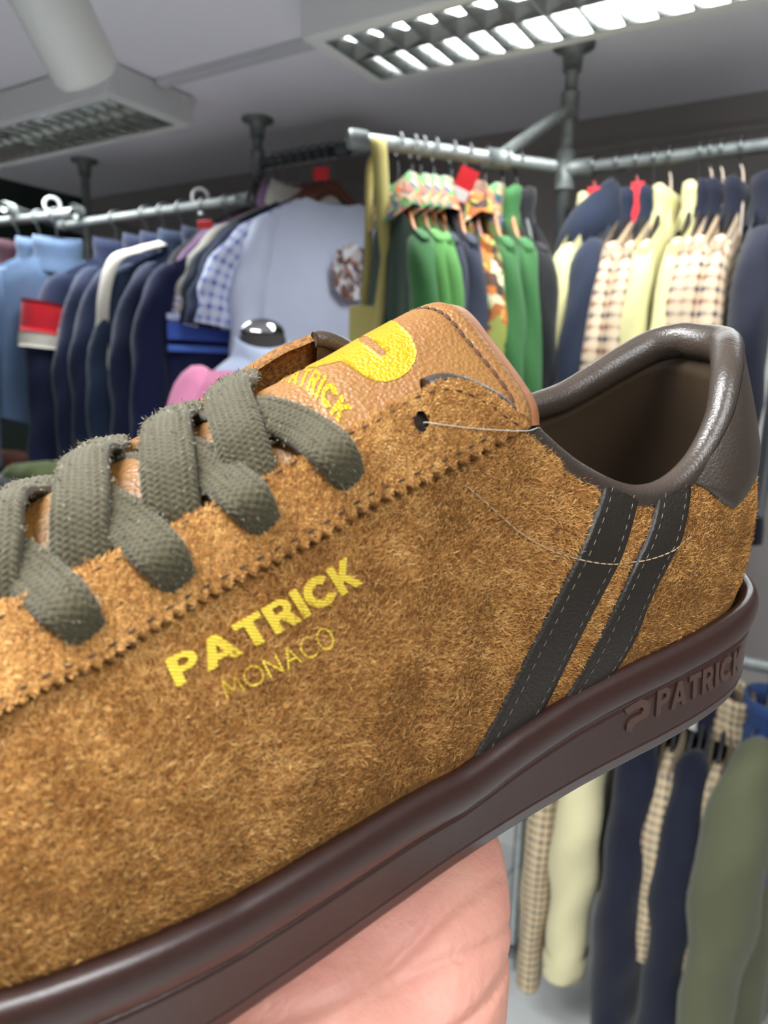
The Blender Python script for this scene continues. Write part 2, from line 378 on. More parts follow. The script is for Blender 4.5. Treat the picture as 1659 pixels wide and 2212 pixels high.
# ---- sole outline
XK = [0, 3, 8, 15, 30, 60, 100, 140, 180, 210, 240, 265, 285, 297, 300]
WK = [0, 15, 22, 27.5, 32.2, 34.6, 35, 39, 46, 50, 49, 42, 30, 12, 0]
ZTX = [0, 11, 40, 72, 85, 100, 118, 127, 135, 149, 190, 219, 240, 270, 300]; ZTZ = [39, 38, 35.5, 33.3, 32, 30, 27.2, 25.3, 24.2, 24.7, 25, 28, 31, 37, 44]
ZBX = [0, 12, 25, 45, 70, 100, 150, 195, 225, 260, 300]; ZBZ = [8, 6, 4.6, 3.2, 2.2, .2, -1.2, -.5, 1.5, 6, 15]
def ztop(x): return np.interp(x, ZTX, ZTZ)
def zbot(x): return np.interp(x, ZBX, ZBZ)
lat = np.array([[x, w] for x, w in zip(XK, WK)])
oc = np.concatenate([lat[::-1], (lat * [1, -1])[1:-1]])          # toe, lateral, heel, medial
oc[len(XK):, 1] *= np.interp(oc[len(XK):, 0], [0, 60, 120, 170, 300], [1, .97, .86, .95, 1])
NO = 520
ocl = np.concatenate([oc[-3:], oc, oc[:4]])
fine = spl(ocl, 6000); fine = fine[int(6000 * 3 / (len(ocl) - 1)):int(6000 * (len(oc) + 3) / (len(ocl) - 1))]
OUT = resample(np.r_[fine, fine[:1]], NO + 1)[:-1]
for _ in range(4): OUT = .5 * OUT + .25 * (np.roll(OUT, 1, 0) + np.roll(OUT, -1, 0))
tg = np.roll(OUT, -2, 0) - np.roll(OUT, 2, 0); tg /= np.linalg.norm(tg, axis=1)[:, None]
ON = np.stack([tg[:, 1], -tg[:, 0]], 1)
zt, zb = ztop(OUT[:, 0]), zbot(OUT[:, 0])
prof = []   # (outward offset, z as function)
def row(o, z): prof.append(np.c_[OUT + ON * o, z])
row(-14, zb + .0); row(-4, zb + 0.); row(-1.8, zb + .1); row(-.7, zb + .7); row(-.3, zb + 1.8); row(0, zb + 4.2); row(.15, zb + 4.6); row(-.05, zb + 4.9)
hs = (zt - 10.6) - (zb + 5.2)
for k in range(9): row(-.05 - .1 * math.sin(k / 8 * math.pi), zb + 5.2 + hs * k / 8)
row(-.9, zt - 10.35); row(-.95, zt - 10.1); row(.15, zt - 9.9); row(.45, zt - 9.2); row(.85, zt - 7.6); row(1.0, zt - 6); row(.95, zt - 4.2); row(.55, zt - 2.4); row(-.1, zt - 1.1); row(-1.1, zt - .3); row(-2.2, zt); row(-3.4, zt - .6); row(-4.2, zt - 2.5); row(-6, zt - 4)
SG = np.stack(prof, 1)                        # (NO, rows, 3)
V = SG.reshape(-1, 3); nr = SG.shape[1]
Fc = gfaces(NO, nr, True, False).tolist(); Fc.append([i * nr for i in range(NO)]); Fc.append([i * nr + nr - 1 for i in range(NO)][::-1])
sole = mesh_obj('rubber_sole', V * MM, Fc, M_RUBBER, shoe); tag(sole, 'dark brown rubber cupsole')
SOLE = Surf(SG)
if ((SOLE.N[:, 14, 1]) * np.sign(SG[:, 14, 1])).sum() < 0: SOLE = Surf(SG, True)

# ---- upper: stations  B(x,y) on the sole line, T(x,y,z) top edge, bulge, top control (out,down)
ST_ = [((297, 0), (272, 0, 60), 3, 10, 8), ((288, 21), (262, 5, 65), 3, 12, 8), ((270, 36), (250, 9, 70), 4, 14, 10), ((246, 44.5), (236, 14, 73), 4, 13, 11), ((226, 46.5), (222, 20, 75.5), 4, 11, 11),
 ((206, 46), (206, 22, 80), 4, 10, 12), ((186, 43), (190, 22.3, 85), 4, 10, 12), ((168, 39.5), (173, 22.7, 91.5), 4, 10, 12), ((152, 37), (158, 23, 98), 3.5, 9, 12), ((139, 35), (145, 23.3, 103.6), 3.5, 8, 12),
 ((128, 33.7), (135, 23.6, 107), 3, 7.5, 12), ((117, 32.7), (123, 24.6, 103), 3, 7, 12), ((107, 32), (113, 26, 95.5), 3, 6.5, 13), ((95, 31.7), (99, 27, 85.5), 3, 6, 14), ((81, 31.5), (80, 27, 77), 3, 5.5, 14),
 ((66, 31.2), (64, 26.2, 76), 3, 5.5, 14), ((50, 30), (51, 25.6, 82), 3.2, 6, 16), ((36, 28), (41, 24, 92.5), 3.6, 7, 18), ((23, 24.5), (33.5, 19.8, 102.5), 4, 8, 20), ((12, 18.5), (22.5, 12, 108.5), 4, 8, 22), ((5.5, 9), (14, 5, 110.5), 4, 6, 24),
 ((4, 0), (11, -1, 111), 4, 4, 24), ((5.5, -9), (10.5, -8, 111), 4, 4, 22), ((12, -18.5), (12, -16, 111), 4, 4, 20), ((23, -24.5), (18.5, -23, 108.5), 4, 5, 18), ((36, -28), (30, -26, 103), 3.6, 6, 16), ((50, -30), (42, -27, 97.5), 3, 6, 16),
 ((66, -30.5), (58, -27.3, 92), 3, 6, 14), ((88, -30.5), (86, -27, 89), 3, 6, 14), ((107, -29.5), (110, -26, 96), 3, 6.5, 13), ((128, -30), (135, -23.8, 111), 3, 7.5, 12), ((140, -32), (146, -23.4, 110.5), 3.5, 8, 12), ((152, -34), (157, -23.1, 105.5), 3.5, 9, 12), ((168, -38), (173, -22.7, 96), 4, 10, 12),
 ((186, -42.5), (190, -22.3, 88), 4, 10, 12), ((206, -46), (206, -22, 81.5), 4, 10, 12), ((226, -46.5), (222, -20, 76), 4, 11, 11), ((246, -44.5), (236, -14, 73), 4, 13, 11), ((270, -36), (250, -9, 70), 4, 14, 10), ((288, -21), (262, -5, 65), 3, 12, 8), ((297, 0), (272, 0, 60), 3, 10, 8)]
NS, NT = 560, 72
sp = np.linspace(0, len(ST_) - 1, NS)
B2 = spl([s[0] for s in ST_], t=sp); T3 = spl([s[1] for s in ST_], t=sp)
bl = spl([s[2] for s in ST_], t=sp); co = spl([s[3] for s in ST_], t=sp); cdn = spl([s[4] for s in ST_], t=sp)
tb = np.gradient(B2, axis=0); tb /= np.linalg.norm(tb, axis=1)[:, None]; nb = np.stack([tb[:, 1], -tb[:, 0]], 1)
B3 = np.c_[B2, ztop(B2[:, 0]) - 4]
hh = (T3[:, 2] - B3[:, 2])
C1 = B3 + np.c_[nb * bl[:, None], .42 * hh]; C2 = T3 + np.c_[nb * co[:, None], -cdn]
tt = np.linspace(0, 1, NT)[None, :, None]
UG = B3[:, None] * (1 - tt) ** 3 + 3 * C1[:, None] * (1 - tt) ** 2 * tt + 3 * C2[:, None] * (1 - tt) * tt ** 2 + T3[:, None] * tt ** 3
UP = Surf(UG)
if (UP.N[NS // 4, :, 1]).mean() < 0: UP = Surf(UG, True)
LATM = (UG[..., 1] > 2) | (UG[..., 0] < 30)
def up_st(station): return station / (len(ST_) - 1) * (NS - 1)
upper = grid_obj('suede_upper', UG * MM, M_SUEDE, shoe); tag(upper, 'brown suede quarter and vamp')

# ---- lining, insole, collar
a0, a1 = int(up_st(9.6)), int(up_st(30.6))
cs = sp[a0:a1]; rr = np.interp(cs, [9.6, 12, 14, 16, 18, 20, 23, 25, 27, 30.6], [1.8, 2.2, 3.0, 3.4, 4.2, 5.0, 5.0, 4.6, 4.0, 1.6])
pad = 1.5 + np.interp(np.linspace(0, 1, NT), [0, .3, .6, .85, 1], [.05, .2, .5, .7, .4])[None] * (rr * 1.2)[:, None]
LG = UG[a0:a1] - UP.N[a0:a1] * pad[..., None]
LG[:, -1] = UG[a0:a1, -1]
lin_o = grid_obj('lining', LG * MM, M_LINING, shoe, flip=True); tag(lin_o, 'dark brown leather lining')
ring = LG[:, 14]; mid = np.array([70, 0, 46.])
IG = ring[:, None] * np.linspace(1, 0, 8)[None, :, None] + mid * np.linspace(0, 1, 8)[None, :, None]
tag(grid_obj('insole', IG * MM, M_LINING, shoe), 'dark insole')
cp = T3[a0:a1] - np.c_[nb[a0:a1] * (rr * .55)[:, None], rr * .25]
Vt, Ft = tube_geo(cp, rr, seg=20, ref=(0, 0, 1), flat=rr * 1.15)
tag(mesh_obj('collar_roll', Vt * MM, Ft, M_DARK, shoe), 'rolled dark leather collar')

# ---- heel tab: padded dark leather around the back
hpix = [(1497, 1042), (1530, 1062), (1556, 1085), (1582, 1102), (1604, 1080), (1628, 1040), (1643, 1003)]
hu, hv = UP.inv(hpix, LATM)
us = np.r_[hu, np.linspace(hu[-1] + 6, up_st(25.5), 8)]; vl = np.r_[hv, np.linspace(hv[-1], hv[-1] + 10, 8)]
uu = np.linspace(us[0], us[-1], 90); vv0 = np.interp(uu, us, vl); vv0[0] = min(vv0[0], NT - 4)
k = np.linspace(0, 1, 22)
VV = vv0[:, None] + (NT - 1 - vv0[:, None]) * k[None]
edge = np.minimum(np.minimum(k[None] * 5, 1), np.minimum(np.linspace(0, 1, 90), np.linspace(1, 0, 90))[:, None] * 14)
HG, _ = UP.ev(np.repeat(uu[:, None], 22, 1), VV, .15 + 1.7 * np.sqrt(np.clip(edge, 0, 1)))
tag(grid_obj('heel_tab', HG * MM, M_DARK, shoe), 'padded dark leather heel tab')
heel_poly = np.array(hpix + [(1700, 960), (1700, 700), (1560, 700), (1480, 1000)], float)

def inpoly(Q, poly):
    x, y = Q[:, 0], Q[:, 1]; c = np.zeros(len(Q), bool); n = len(poly)
    for i in range(n):
        x1, y1 = poly[i]; x2, y2 = poly[i - 1]
        if y1 == y2: continue
        c ^= ((y1 > y) != (y2 > y)) & (x < (x2 - x1) * (y - y1) / (y2 - y1) + x1)
    return c
# ---- generic overlays
def strip(name, left, right, m, off, n=60, k=10, bulge=0., surf=UP, mask=None, parent=shoe, thick=None):
    L = smoothline(left, n); Rr = smoothline(right, n); w = np.linspace(0, 1, k)
    pix = L[:, None] * (1 - w)[None, :, None] + Rr[:, None] * w[None, :, None]
    u, v = surf.inv(pix.reshape(-1, 2), LATM if mask is None else mask)
    of = off + bulge * np.sin(w * np.pi)[None].repeat(n, 0).ravel()
    P, N = surf.ev(u, v, of); G = P.reshape(n, k, 3); Nn = N.reshape(n, k, 3)
    if thick is None: thick = off + .15
    G = np.concatenate([(G[:, :1] - Nn[:, :1] * thick), G, (G[:, -1:] - Nn[:, -1:] * thick)], 1)
    o = grid_obj(name, G * MM, m, parent)
    return o, Surf(P.reshape(n, k, 3))
def seams(name, pix, m, off, length, gap, rad, surf=UP, mask=None, parent=shoe, dense=400, tilt=0.):
    P2 = smoothline(pix, dense); u, v = surf.inv(P2, LATM if mask is None else mask)
    if callable(off): off = np.convolve(np.pad(off(P2), 5, mode='edge'), np.ones(11) / 11, 'valid')
    P, N = surf.ev(u, v, off)
    d = np.r_[0, np.cumsum(np.linalg.norm(np.diff(P, axis=0), axis=1))]; mb = MB(); x = 0
    f = lambda A, t: np.stack([np.interp(t, d, A[:, c]) for c in range(3)], -1)
    while x + length < d[-1]:
        q = np.linspace(x, x + length, 5); C = f(P, q) + f(N, q) * (np.sin(np.linspace(0, np.pi, 5)) * rad * .8 - rad * .3)[:, None]
        mb.tube(C * MM, rad * MM * np.array([.5, 1, 1, 1, .5]), seg=6, ref=f(N, q)[2]); x += length + gap
    return mb.obj(name, m, parent)

s1L = [(1300, 1045), (1294, 1075), (1278, 1120), (1258, 1169), (1236, 1216), (1183, 1323), (1131, 1426), (1079, 1530), (1020, 1637), (995, 1680)]
s1R = [(1373, 1055), (1371, 1085), (1359, 1133), (1345, 1178), (1331, 1214), (1286, 1299), (1234, 1399), (1183, 1502), (1152, 1562), (1120, 1620)]
s2L = [(1416, 1060), (1414, 1085), (1404, 1130), (1389, 1172), (1370, 1212), (1330, 1299), (1278, 1406), (1238, 1478), (1202, 1530), (1165, 1590)]
s2R = [(1484, 1035), (1486, 1060), (1482, 1097), (1466, 1165), (1442, 1212), (1401, 1291), (1369, 1371), (1338, 1426), (1306, 1470), (1270, 1530)]
for L, Rr, lb in ((s1L, s1R, 'front dark leather side stripe'), (s2L, s2R, 'rear dark leather side stripe')):
    o, ss = strip('side_stripe', L, Rr, M_STRIPE, 1.0, 80, 12, .25); tag(o, lb)
    L_, R_ = np.array(L, float), np.array(Rr, float)
    for w in (.2, .84):
        seams('stripe_stitching', (L_ * (1 - w) + R_ * w)[:-1], M_KTHREAD, 1.2, 1.5, 1.4, .10, parent=o)
# pale stitch arc across the stripes
seams('arc_stitching', [(1005, 1050), (1060, 1098), (1120, 1150), (1180, 1185), (1250, 1208), (1320, 1217), (1390, 1208), (1450, 1186), (1500, 1150)], M_THREAD, lambda q: np.where(inpoly(q, np.array(s1L + s1R[::-1], float)) | inpoly(q, np.array(s2L + s2R[::-1], float)), 1.3, .55), 2.2, .35, .17)

# ---- eyestay with pinked lower edge
eyeU = [(-140, 1385), (-60, 1352), (0, 1325), (100, 1270), (169, 1233), (241, 1202), (357, 1141), (429, 1098), (540, 1045), (612, 997), (718, 939), (800, 897), (870, 852), (920, 831), (960, 825), (1010, 835), (1060, 864), (1100, 893), (1132, 926)]
eyeL = [(-140, 1606), (-60, 1577), (0, 1547), (96, 1492), (227, 1433), (309, 1378), (434, 1301), (603, 1209), (690, 1161), (800, 1092), (920, 1035), (1013, 988), (1080, 952), (1132, 927)]
NE, KE = 560, 30
eu = smoothline(eyeU, NE); el = smoothline(eyeL, NE)
dl = np.r_[0, np.cumsum(np.linalg.norm(np.diff(el, axis=0), axis=1))]
per = 30.; saw = 2 * np.abs((dl / per) % 1 - .5); fade = np.clip((dl[-1] - dl) / 90, .0, 1)
tn = np.gradient(el, axis=0); tn /= np.linalg.norm(tn, axis=1)[:, None]; nn = np.stack([-tn[:, 1], tn[:, 0]], 1)
el = el + nn * ((saw - .4) * 18 * fade)[:, None]
w = np.linspace(0, 1, KE) ** .9
pix = eu[:, None] * (1 - w)[None, :, None] + el[:, None] * w[None, :, None]
# round the open eyelet hole: pull nearby grid points on to the circle
HC = np.array([906., 912.]); HRX, HRY = 20., 24.
q = (pix - HC) / [HRX, HRY]; dist = np.linalg.norm(q, axis=2)
near = (dist > .55) & (dist < 1.22); pix = np.where(near[..., None], HC + q / dist[..., None] * [HRX, HRY], pix)
u, v = UP.inv(pix.reshape(-1, 2), LATM)
EOFF = 1.7
P, N = UP.ev(u, v, EOFF); EG = P.reshape(NE, KE, 3); EN = N.reshape(NE, KE, 3)
EYE_S = Surf(EG)
if (EYE_S.N[..., 1]).mean() < 0: EYE_S = Surf(EG, True)
Vt = list(EG.reshape(-1, 3)); F0 = gfaces(NE, KE)
cen = pix.reshape(-1, 2)[F0].mean(1); inh = np.linalg.norm((cen - HC) / [HRX, HRY], axis=1) < .93
Ft = F0[~inh].tolist()
def skirt(idx, depth, close=False):
    base = len(Vt); A = EG.reshape(-1, 3)[idx]; Nn = EN.reshape(-1, 3)[idx]
    for a, n in zip(A, Nn): Vt.append(a - n * depth)
    m = len(idx)
    for a in range(m if close else m - 1): b = (a + 1) % m; Ft.append([int(idx[a]), int(idx[b]), base + b, base + a])
skirt(np.arange(NE) * KE, EOFF + 1.2); skirt(np.arange(NE) * KE + KE - 1, EOFF + .3)
# wall of the hole
eds = {}
for f in F0[inh]:
    for a in range(4): e = tuple(sorted((int(f[a]), int(f[(a + 1) % 4])))); eds[e] = eds.get(e, 0) + 1
for (a, b), c in eds.items():
    if c == 1:
        base = len(Vt)
        for i in (a, b): Vt.append(EG.reshape(-1, 3)[i] - EN.reshape(-1, 3)[i] * (EOFF + .2))
        Ft.append([a, b, base + 1, base])
eyestay = mesh_obj('eyestay', np.array(Vt) * MM, Ft, M_SUEDE, shoe); tag(eyestay, 'suede eyestay with zigzag pinked lower edge')
# backing seen through the hole
ang = np.linspace(0, 2 * np.pi, 32, endpoint=False); pp = [HC] + [HC + 1.15 * np.array([HRX * math.cos(a), HRY * math.sin(a)]) for a in ang]
u, v = UP.inv(pp, LATM); P, N = UP.ev(u, v, .25)
tag(mesh_obj('eyelet_backing', P * MM, [[0, 1 + i, 1 + (i + 1) % 32] for i in range(32)], M_HOLE, eyestay), 'dark leather behind the empty eyelet')
# stitch rows: one above the pinking, one under the throat edge
el0 = smoothline(eyeL, 200)
seams('eyestay_stitching', (el0 - [10, 20])[14:-10], M_BTHREAD, EOFF + .1, 1.5, 1.9, .26, parent=eyestay)
eu0 = np.array(eyeU, float)[2:]
seams('throat_stitching', np.array([(0, 1345), (120, 1280), (241, 1222), (357, 1161), (440, 1112), (545, 1062), (618, 1016), (718, 960), (810, 916), (880, 872), (940, 850), (985, 852), (1040, 878), (1088, 912), (1110, 925)]), M_BTHREAD, EOFF + .1, 1.5, 1.6, .22, parent=eyestay)
# medial eyestay
mu = np.linspace(up_st(29.6), up_st(37), 160); kv = np.linspace(0, 1, 10)
MG, MN = UP.ev(np.repeat(mu[:, None], 10, 1), np.repeat((NT - 1 - 26 * kv)[None], 160, 0), 1.3)
MG = np.concatenate([MG[:, :1] - MN[:, :1] * 2.6, MG, MG[:, -1:] - MN[:, -1:] * 1.5], 1)
tag(grid_obj('eyestay', MG * MM, M_SUEDE, shoe), 'suede eyestay of the far side')

# ---- tongue
XA = np.array([100, 112, 120, 135, 150, 158, 175, 190, 206, 222, 235]); ZA = np.array([127, 123.5, 121, 115, 108.5, 105, 97.5, 92, 86, 79, 72.])
NU, NV = 150, 90
TP = np.linspace(-1, 1, NV)
TGr = np.zeros((NU, NV, 3))
for i in range(NU):
    kx = i / (NU - 1)
    TY = TP * np.interp(114 + 118 * kx, [112, 123, 135, 230], [30.5, 25, 21.3, 21]) - np.interp(kx, [0, .3], [1, 0])
    tip = 117.5 - .13 * TY - .12 * np.clip(TY - 10, 0, None) + .09 * np.clip(TY - 22, 0, None) ** 2 + .02 * np.clip(-TY - 19, 0, None) ** 2
    X = tip + (232 - tip) * kx
    cyv = np.interp(X, [112, 158], [-4, 0]); sc = np.interp(X, [112, 135, 158, 230], [1, .74, .6, .6])
    drop = np.interp(abs(TY - cyv), [0, 4, 7, 10.5, 14, 18.5, 23, 30, 36], [0, .55, 1.8, 4.2, 7.4, 11.5, 15.8, 23, 30]) * sc
    TGr[i] = np.c_[X, TY, spl(ZA, t=np.interp(X, XA, np.arange(len(XA)))) - drop]
for _ in range(3): TGr[:, 1:-1] = .5 * TGr[:, 1:-1] + .25 * (TGr[:, 2:] + TGr[:, :-2])
TON = Surf(TGr)
if TON.N[..., 2].mean() < 0: TON = Surf(TGr, True)
# rounded, grooved tip and thickness
dT = np.cumsum(np.r_[0, np.linalg.norm(np.diff(TGr[:, NV // 2], axis=0), axis=1)])
offp = -.55 * np.exp(-((dT - 4.6) / .55) ** 2) + np.where(dT < 1.2, -(1.2 - dT) * .5, 0)
top = TGr + TON.N * offp[:, None, None]
bot = TGr - TON.N * 4.2
V = np.concatenate([top.reshape(-1, 3), bot.reshape(-1, 3)]); n1 = NU * NV
Ft = gfaces(NU, NV).tolist() + gfaces(NU, NV, off=n1, flip=True).tolist()
for j in range(NV - 1): Ft.append([j, j + 1, n1 + j + 1, n1 + j])
for i in range(NU - 1):
    for j in (0, NV - 1): Ft.append([i * NV + j, (i + 1) * NV + j, n1 + (i + 1) * NV + j, n1 + i * NV + j])
tongue = mesh_obj('tongue', V * MM, Ft, M_TAN, shoe); tag(tongue, 'tan leather tongue with gold logo')
# edge layer behind the tip
TB = np.stack([TGr[0] - TON.N[0] * d + np.array([o, 0, 0]) for d, o in ((.9, 0), (1.0, -2.6), (2.2, -3.3), (3.4, -2.8), (3.6, 0))], 0)
tag(grid_obj('tongue_binding', TB * MM, M_TANEDGE, tongue), 'raw tan leather edge')
iu = int(np.argmin(abs(dT - 4.6)))
mb = MB(); vs_ = np.linspace(4, NV - 3, 22)
for a in range(0, 21):
    q = np.linspace(vs_[a] + .3, vs_[a + 1] - .7, 7); P, N = TON.ev(np.full(7, float(iu)), q, -.3)
    mb.tube(P * MM, .55 * MM * np.array([.5, 1, 1, 1, 1, 1, .5]), seg=6, ref=N[3])
mb.obj('tongue_stitch_slots', M_SLOT, tongue)

# ---- lettering
def arc(cx, cy, r, a0, a1, n=14): return [(cx + r * math.cos(math.radians(a)), cy + r * math.sin(math.radians(a))) for a in np.linspace(a0, a1, n)]
GL = {
 'P': (.74, [(0, 0), (0, 1), (.44, 1)] + arc(.44, .69, .31, 85, -85) + [(.44, .38), (.25, .38), (.25, 0)], [(.25, .57), (.25, .81)] + [(.41, .81)] + arc(.41, .69, .12, 80, -80, 8) + [(.41, .57)]),
 'A': (.96, [(0, 0), (.35, 1), (.61, 1), (.96, 0), (.69, 0), (.635, .18), (.325, .18), (.27, 0)], [(.39, .37), (.48, .68), (.57, .37)]),
 'T': (.78, [(.265, 0), (.265, .78), (0, .78), (0, 1), (.78, 1), (.78, .78), (.515, .78), (.515, 0)], None),
 'R': (.80, [(0, 0), (0, 1), (.44, 1)] + arc(.44, .69, .31, 85, -50) + [(.80, 0), (.52, 0), (.34, .37), (.25, .37), (.25, 0)], [(.25, .57), (.25, .81)] + [(.41, .81)] + arc(.41, .69, .12, 80, -80, 8) + [(.41, .57)]),
 'I': (.25, [(0, 0), (0, 1), (.25, 1), (.25, 0)], None),
 'C': (.93, arc(.5, .5, .51, 38, 322, 34) + arc(.5, .5, .25, 318, 42, 26), None),
 'K': (.84, [(0, 0), (0, 1), (.25, 1), (.25, .60), (.53, 1), (.83, 1), (.47, .53), (.84, 0), (.54, 0), (.31, .38), (.25, .30), (.25, 0)], None)}
def dens(poly, step):
    out = []
    for a, b in zip(poly, poly[1:] + poly[:1]):
        n = max(1, int(math.hypot(b[0] - a[0], b[1] - a[1]) / step))
        out += [(a[0] + (b[0] - a[0]) * i / n, a[1] + (b[1] - a[1]) * i / n) for i in range(n)]
    return out
def cdt(outer, hole=None, step=.12):
    o = dens(outer, step); vs2 = [Vector(p) for p in o]; eg = [(i, (i + 1) % len(o)) for i in range(len(o))]
    if hole:
        h = dens(hole, step); b = len(vs2); vs2 += [Vector(p) for p in h]; eg += [(b + i, b + (i + 1) % len(h)) for i in range(len(h))]
    xs = [p[0] for p in o]; ys = [p[1] for p in o]
    def inside(p, poly):
        c = False; n = len(poly)
        for i in range(n):
            x1, y1 = poly[i]; x2, y2 = poly[i - 1]
            if (y1 > p[1]) != (y2 > p[1]) and p[0] < (x2 - x1) * (p[1] - y1) / (y2 - y1) + x1: c = not c
        return c
    y = min(ys) + step * .5
    while y < max(ys):
        x = min(xs) + step * .5
        while x < max(xs):
            if inside((x, y), outer) and not (hole and inside((x, y), hole)): vs2.append(Vector((x, y)))
            x += step
        y += step
    r = geometry.delaunay_2d_cdt(vs2, eg, [], 0, 1e-5)
    P = np.array([list(v) for v in r[0]]); Fq = []
    for f in r[2]:
        c = P[list(f)].mean(0)
        if inside(c, outer) and not (hole and inside(c, hole)): Fq.append(list(f))
    return P, Fq
def raised(mb, P3, N, Fq, h, base=.05):
    """top face at h, walls down to base"""
    n = len(P3); A = P3 + N * h; Bm = P3 + N * base; cnt = {}
    for f in Fq:
        for a in range(len(f)):
            e = (f[a], f[(a + 1) % len(f)]); cnt[e] = 1
    Fw = [[e[0], e[1], n + e[1], n + e[0]] for e in cnt if (e[1], e[0]) not in cnt]
    mb.add(np.concatenate([A, Bm]) * MM, [list(f) for f in Fq] + Fw)
def word(text, quad_uv, surf, h, xs=1.3, gap=.09, skew=0):
    """quad_uv: (BL,BR,TL,TR) parameter pairs on the surface"""
    BL, BR, TL, TR = [np.asarray(q, float) for q in quad_uv]
    tot = sum(GL[c][0] * xs for c in text) + gap * (len(text) - 1); x = 0; mb = MB()
    for c in text:
        P, Fq = cdt(GL[c][1], GL[c][2], .13); a = ((x + P[:, 0] * xs) / tot)[:, None]; b = P[:, 1][:, None]
        uvp = (BL * (1 - a) + BR * a) * (1 - b) + (TL * (1 - a) + TR * a) * b
        P3, N = surf.ev(uvp[:, 0], uvp[:, 1]); raised(mb, P3, N, Fq, h); x += GL[c][0] * xs + gap
    return mb
def uvq(pixs, surf, mask=None):
    u, v = surf.inv(pixs, mask); return np.stack([u, v], 1)
m_side = mat('gold_embroidered_foil', (250, 218, 70), .38, .35, spec=.7)
nt = m_side.node_tree; tcx = nt.nodes.new('ShaderNodeTexCoord'); mp = nt.nodes.new('ShaderNodeMapping'); wv = nt.nodes.new('ShaderNodeTexWave'); bn = nt.nodes.new('ShaderNodeBump')
wv.bands_direction = 'Z'; wv.inputs['Scale'].default_value = 620; wv.inputs['Distortion'].default_value = 1.5; wv.inputs['Detail'].default_value = 1
mp.inputs['Rotation'].default_value = (0, math.radians(14), 0)
bn.inputs['Strength'].default_value = .9; bn.inputs['Distance'].default_value = .0004
nt.links.new(tcx.outputs['Object'], mp.inputs['Vector']); nt.links.new(mp.outputs[0], wv.inputs['Vector']); nt.links.new(wv.outputs['Fac'], bn.inputs['Height']); nt.links.new(bn.outputs[0], nt.nodes['Principled BSDF'].inputs['Normal'])
tag(word('PATRICK', uvq([(380, 1484), (781, 1258), (354, 1426), (747, 1202)], UP, LATM), UP, .75).obj('gold_lettering', m_side, shoe, False), 'gold PATRICK lettering on the suede side')
# thin MONACO
ST2 = {'M': [[(0, 0), (.1, 1), (.45, .2), (.8, 1), (.9, 0)]], 'O': [arc(.45, .5, .5, 0, 360, 26)], 'N': [[(0, 0), (0, 1), (.75, 0), (.75, 1)]], 'A': [[(0, 0), (.42, 1), (.84, 0)], [(.17, .36), (.67, .36)]], 'C': [arc(.48, .5, .5, 42, 318, 22)]}
W2 = {'M': .9, 'O': .92, 'N': .75, 'A': .84, 'C': .85}
q4 = uvq([(490, 1508), (722, 1393), (474, 1472), (703, 1352)], UP, LATM); mb = MB(); x = 0; tot = sum(W2[c] for c in 'MONACO') + .32 * 5
for c in 'MONACO':
    for pl in ST2[c]:
        P = resample(np.array(pl), 40); a = ((x + P[:, 0]) / tot)[:, None]; b = P[:, 1][:, None]
        uvp = (q4[0] * (1 - a) + q4[1] * a) * (1 - b) + (q4[2] * (1 - a) + q4[3] * a) * b
        P3, N = UP.ev(uvp[:, 0], uvp[:, 1], .55); mb.tube(P3 * MM, .2 * MM, seg=6, ref=N[20])
    x += W2[c] + .32
tag(mb.obj('gold_lettering', m_side, shoe), 'thin gold MONACO lettering')
# tongue word and P logo
tq = uvq([(643, 833), (733, 913), (660, 797), (762, 885)], TON)      # T..K block
tB = tq[0] + (tq[0] - tq[1]) * .48; tT = tq[2] + (tq[2] - tq[3]) * .48
tag(word('PATRICK', (tB, tq[1], tT, tq[3]), TON, .12, xs=1.15, gap=.16).obj('gold_lettering', M_GOLD, tongue, False), 'gold PATRICK print')
c2 = lambda P: [(540 + x * .422, 600 + y * .422) for x, y in P]
outer = c2([(586, 290), (612, 262), (648, 222), (690, 206), (730, 222), (772, 250), (815, 292), (842, 340), (851, 385), (842, 432), (812, 480), (765, 514), (705, 534), (650, 533), (600, 515), (545, 482), (500, 452), (462, 428), (425, 438), (385, 446), (352, 455), (352, 420), (410, 372), (455, 340), (495, 325), (530, 321), (562, 330), (600, 352), (640, 384), (666, 408), (690, 398), (697, 380), (668, 358), (625, 325)])
ou, ov = TON.inv(outer); op = np.stack([ou, ov], 1)
# continue both strokes over the crown
i1, i2 = 0, 21
ext = [tuple(op[20] + [1, -9]), tuple(op[21] + [1, -12])]
ext2 = [tuple(op[0] + [0, -14]), tuple(op[2] + [-4, -16])]
poly = [tuple(p) for p in op[1:21]] + ext + [tuple(p) for p in op[22:]] + [ext2[0], ext2[1]]
P, Fq = cdt(poly, None, 1.6)
P3, N = TON.ev(P[:, 0], P[:, 1]); mb = MB(); raised(mb, P3, N, Fq, .12)
tag(mb.obj('gold_emblem', M_GOLD, tongue, True), 'large gold P emblem')
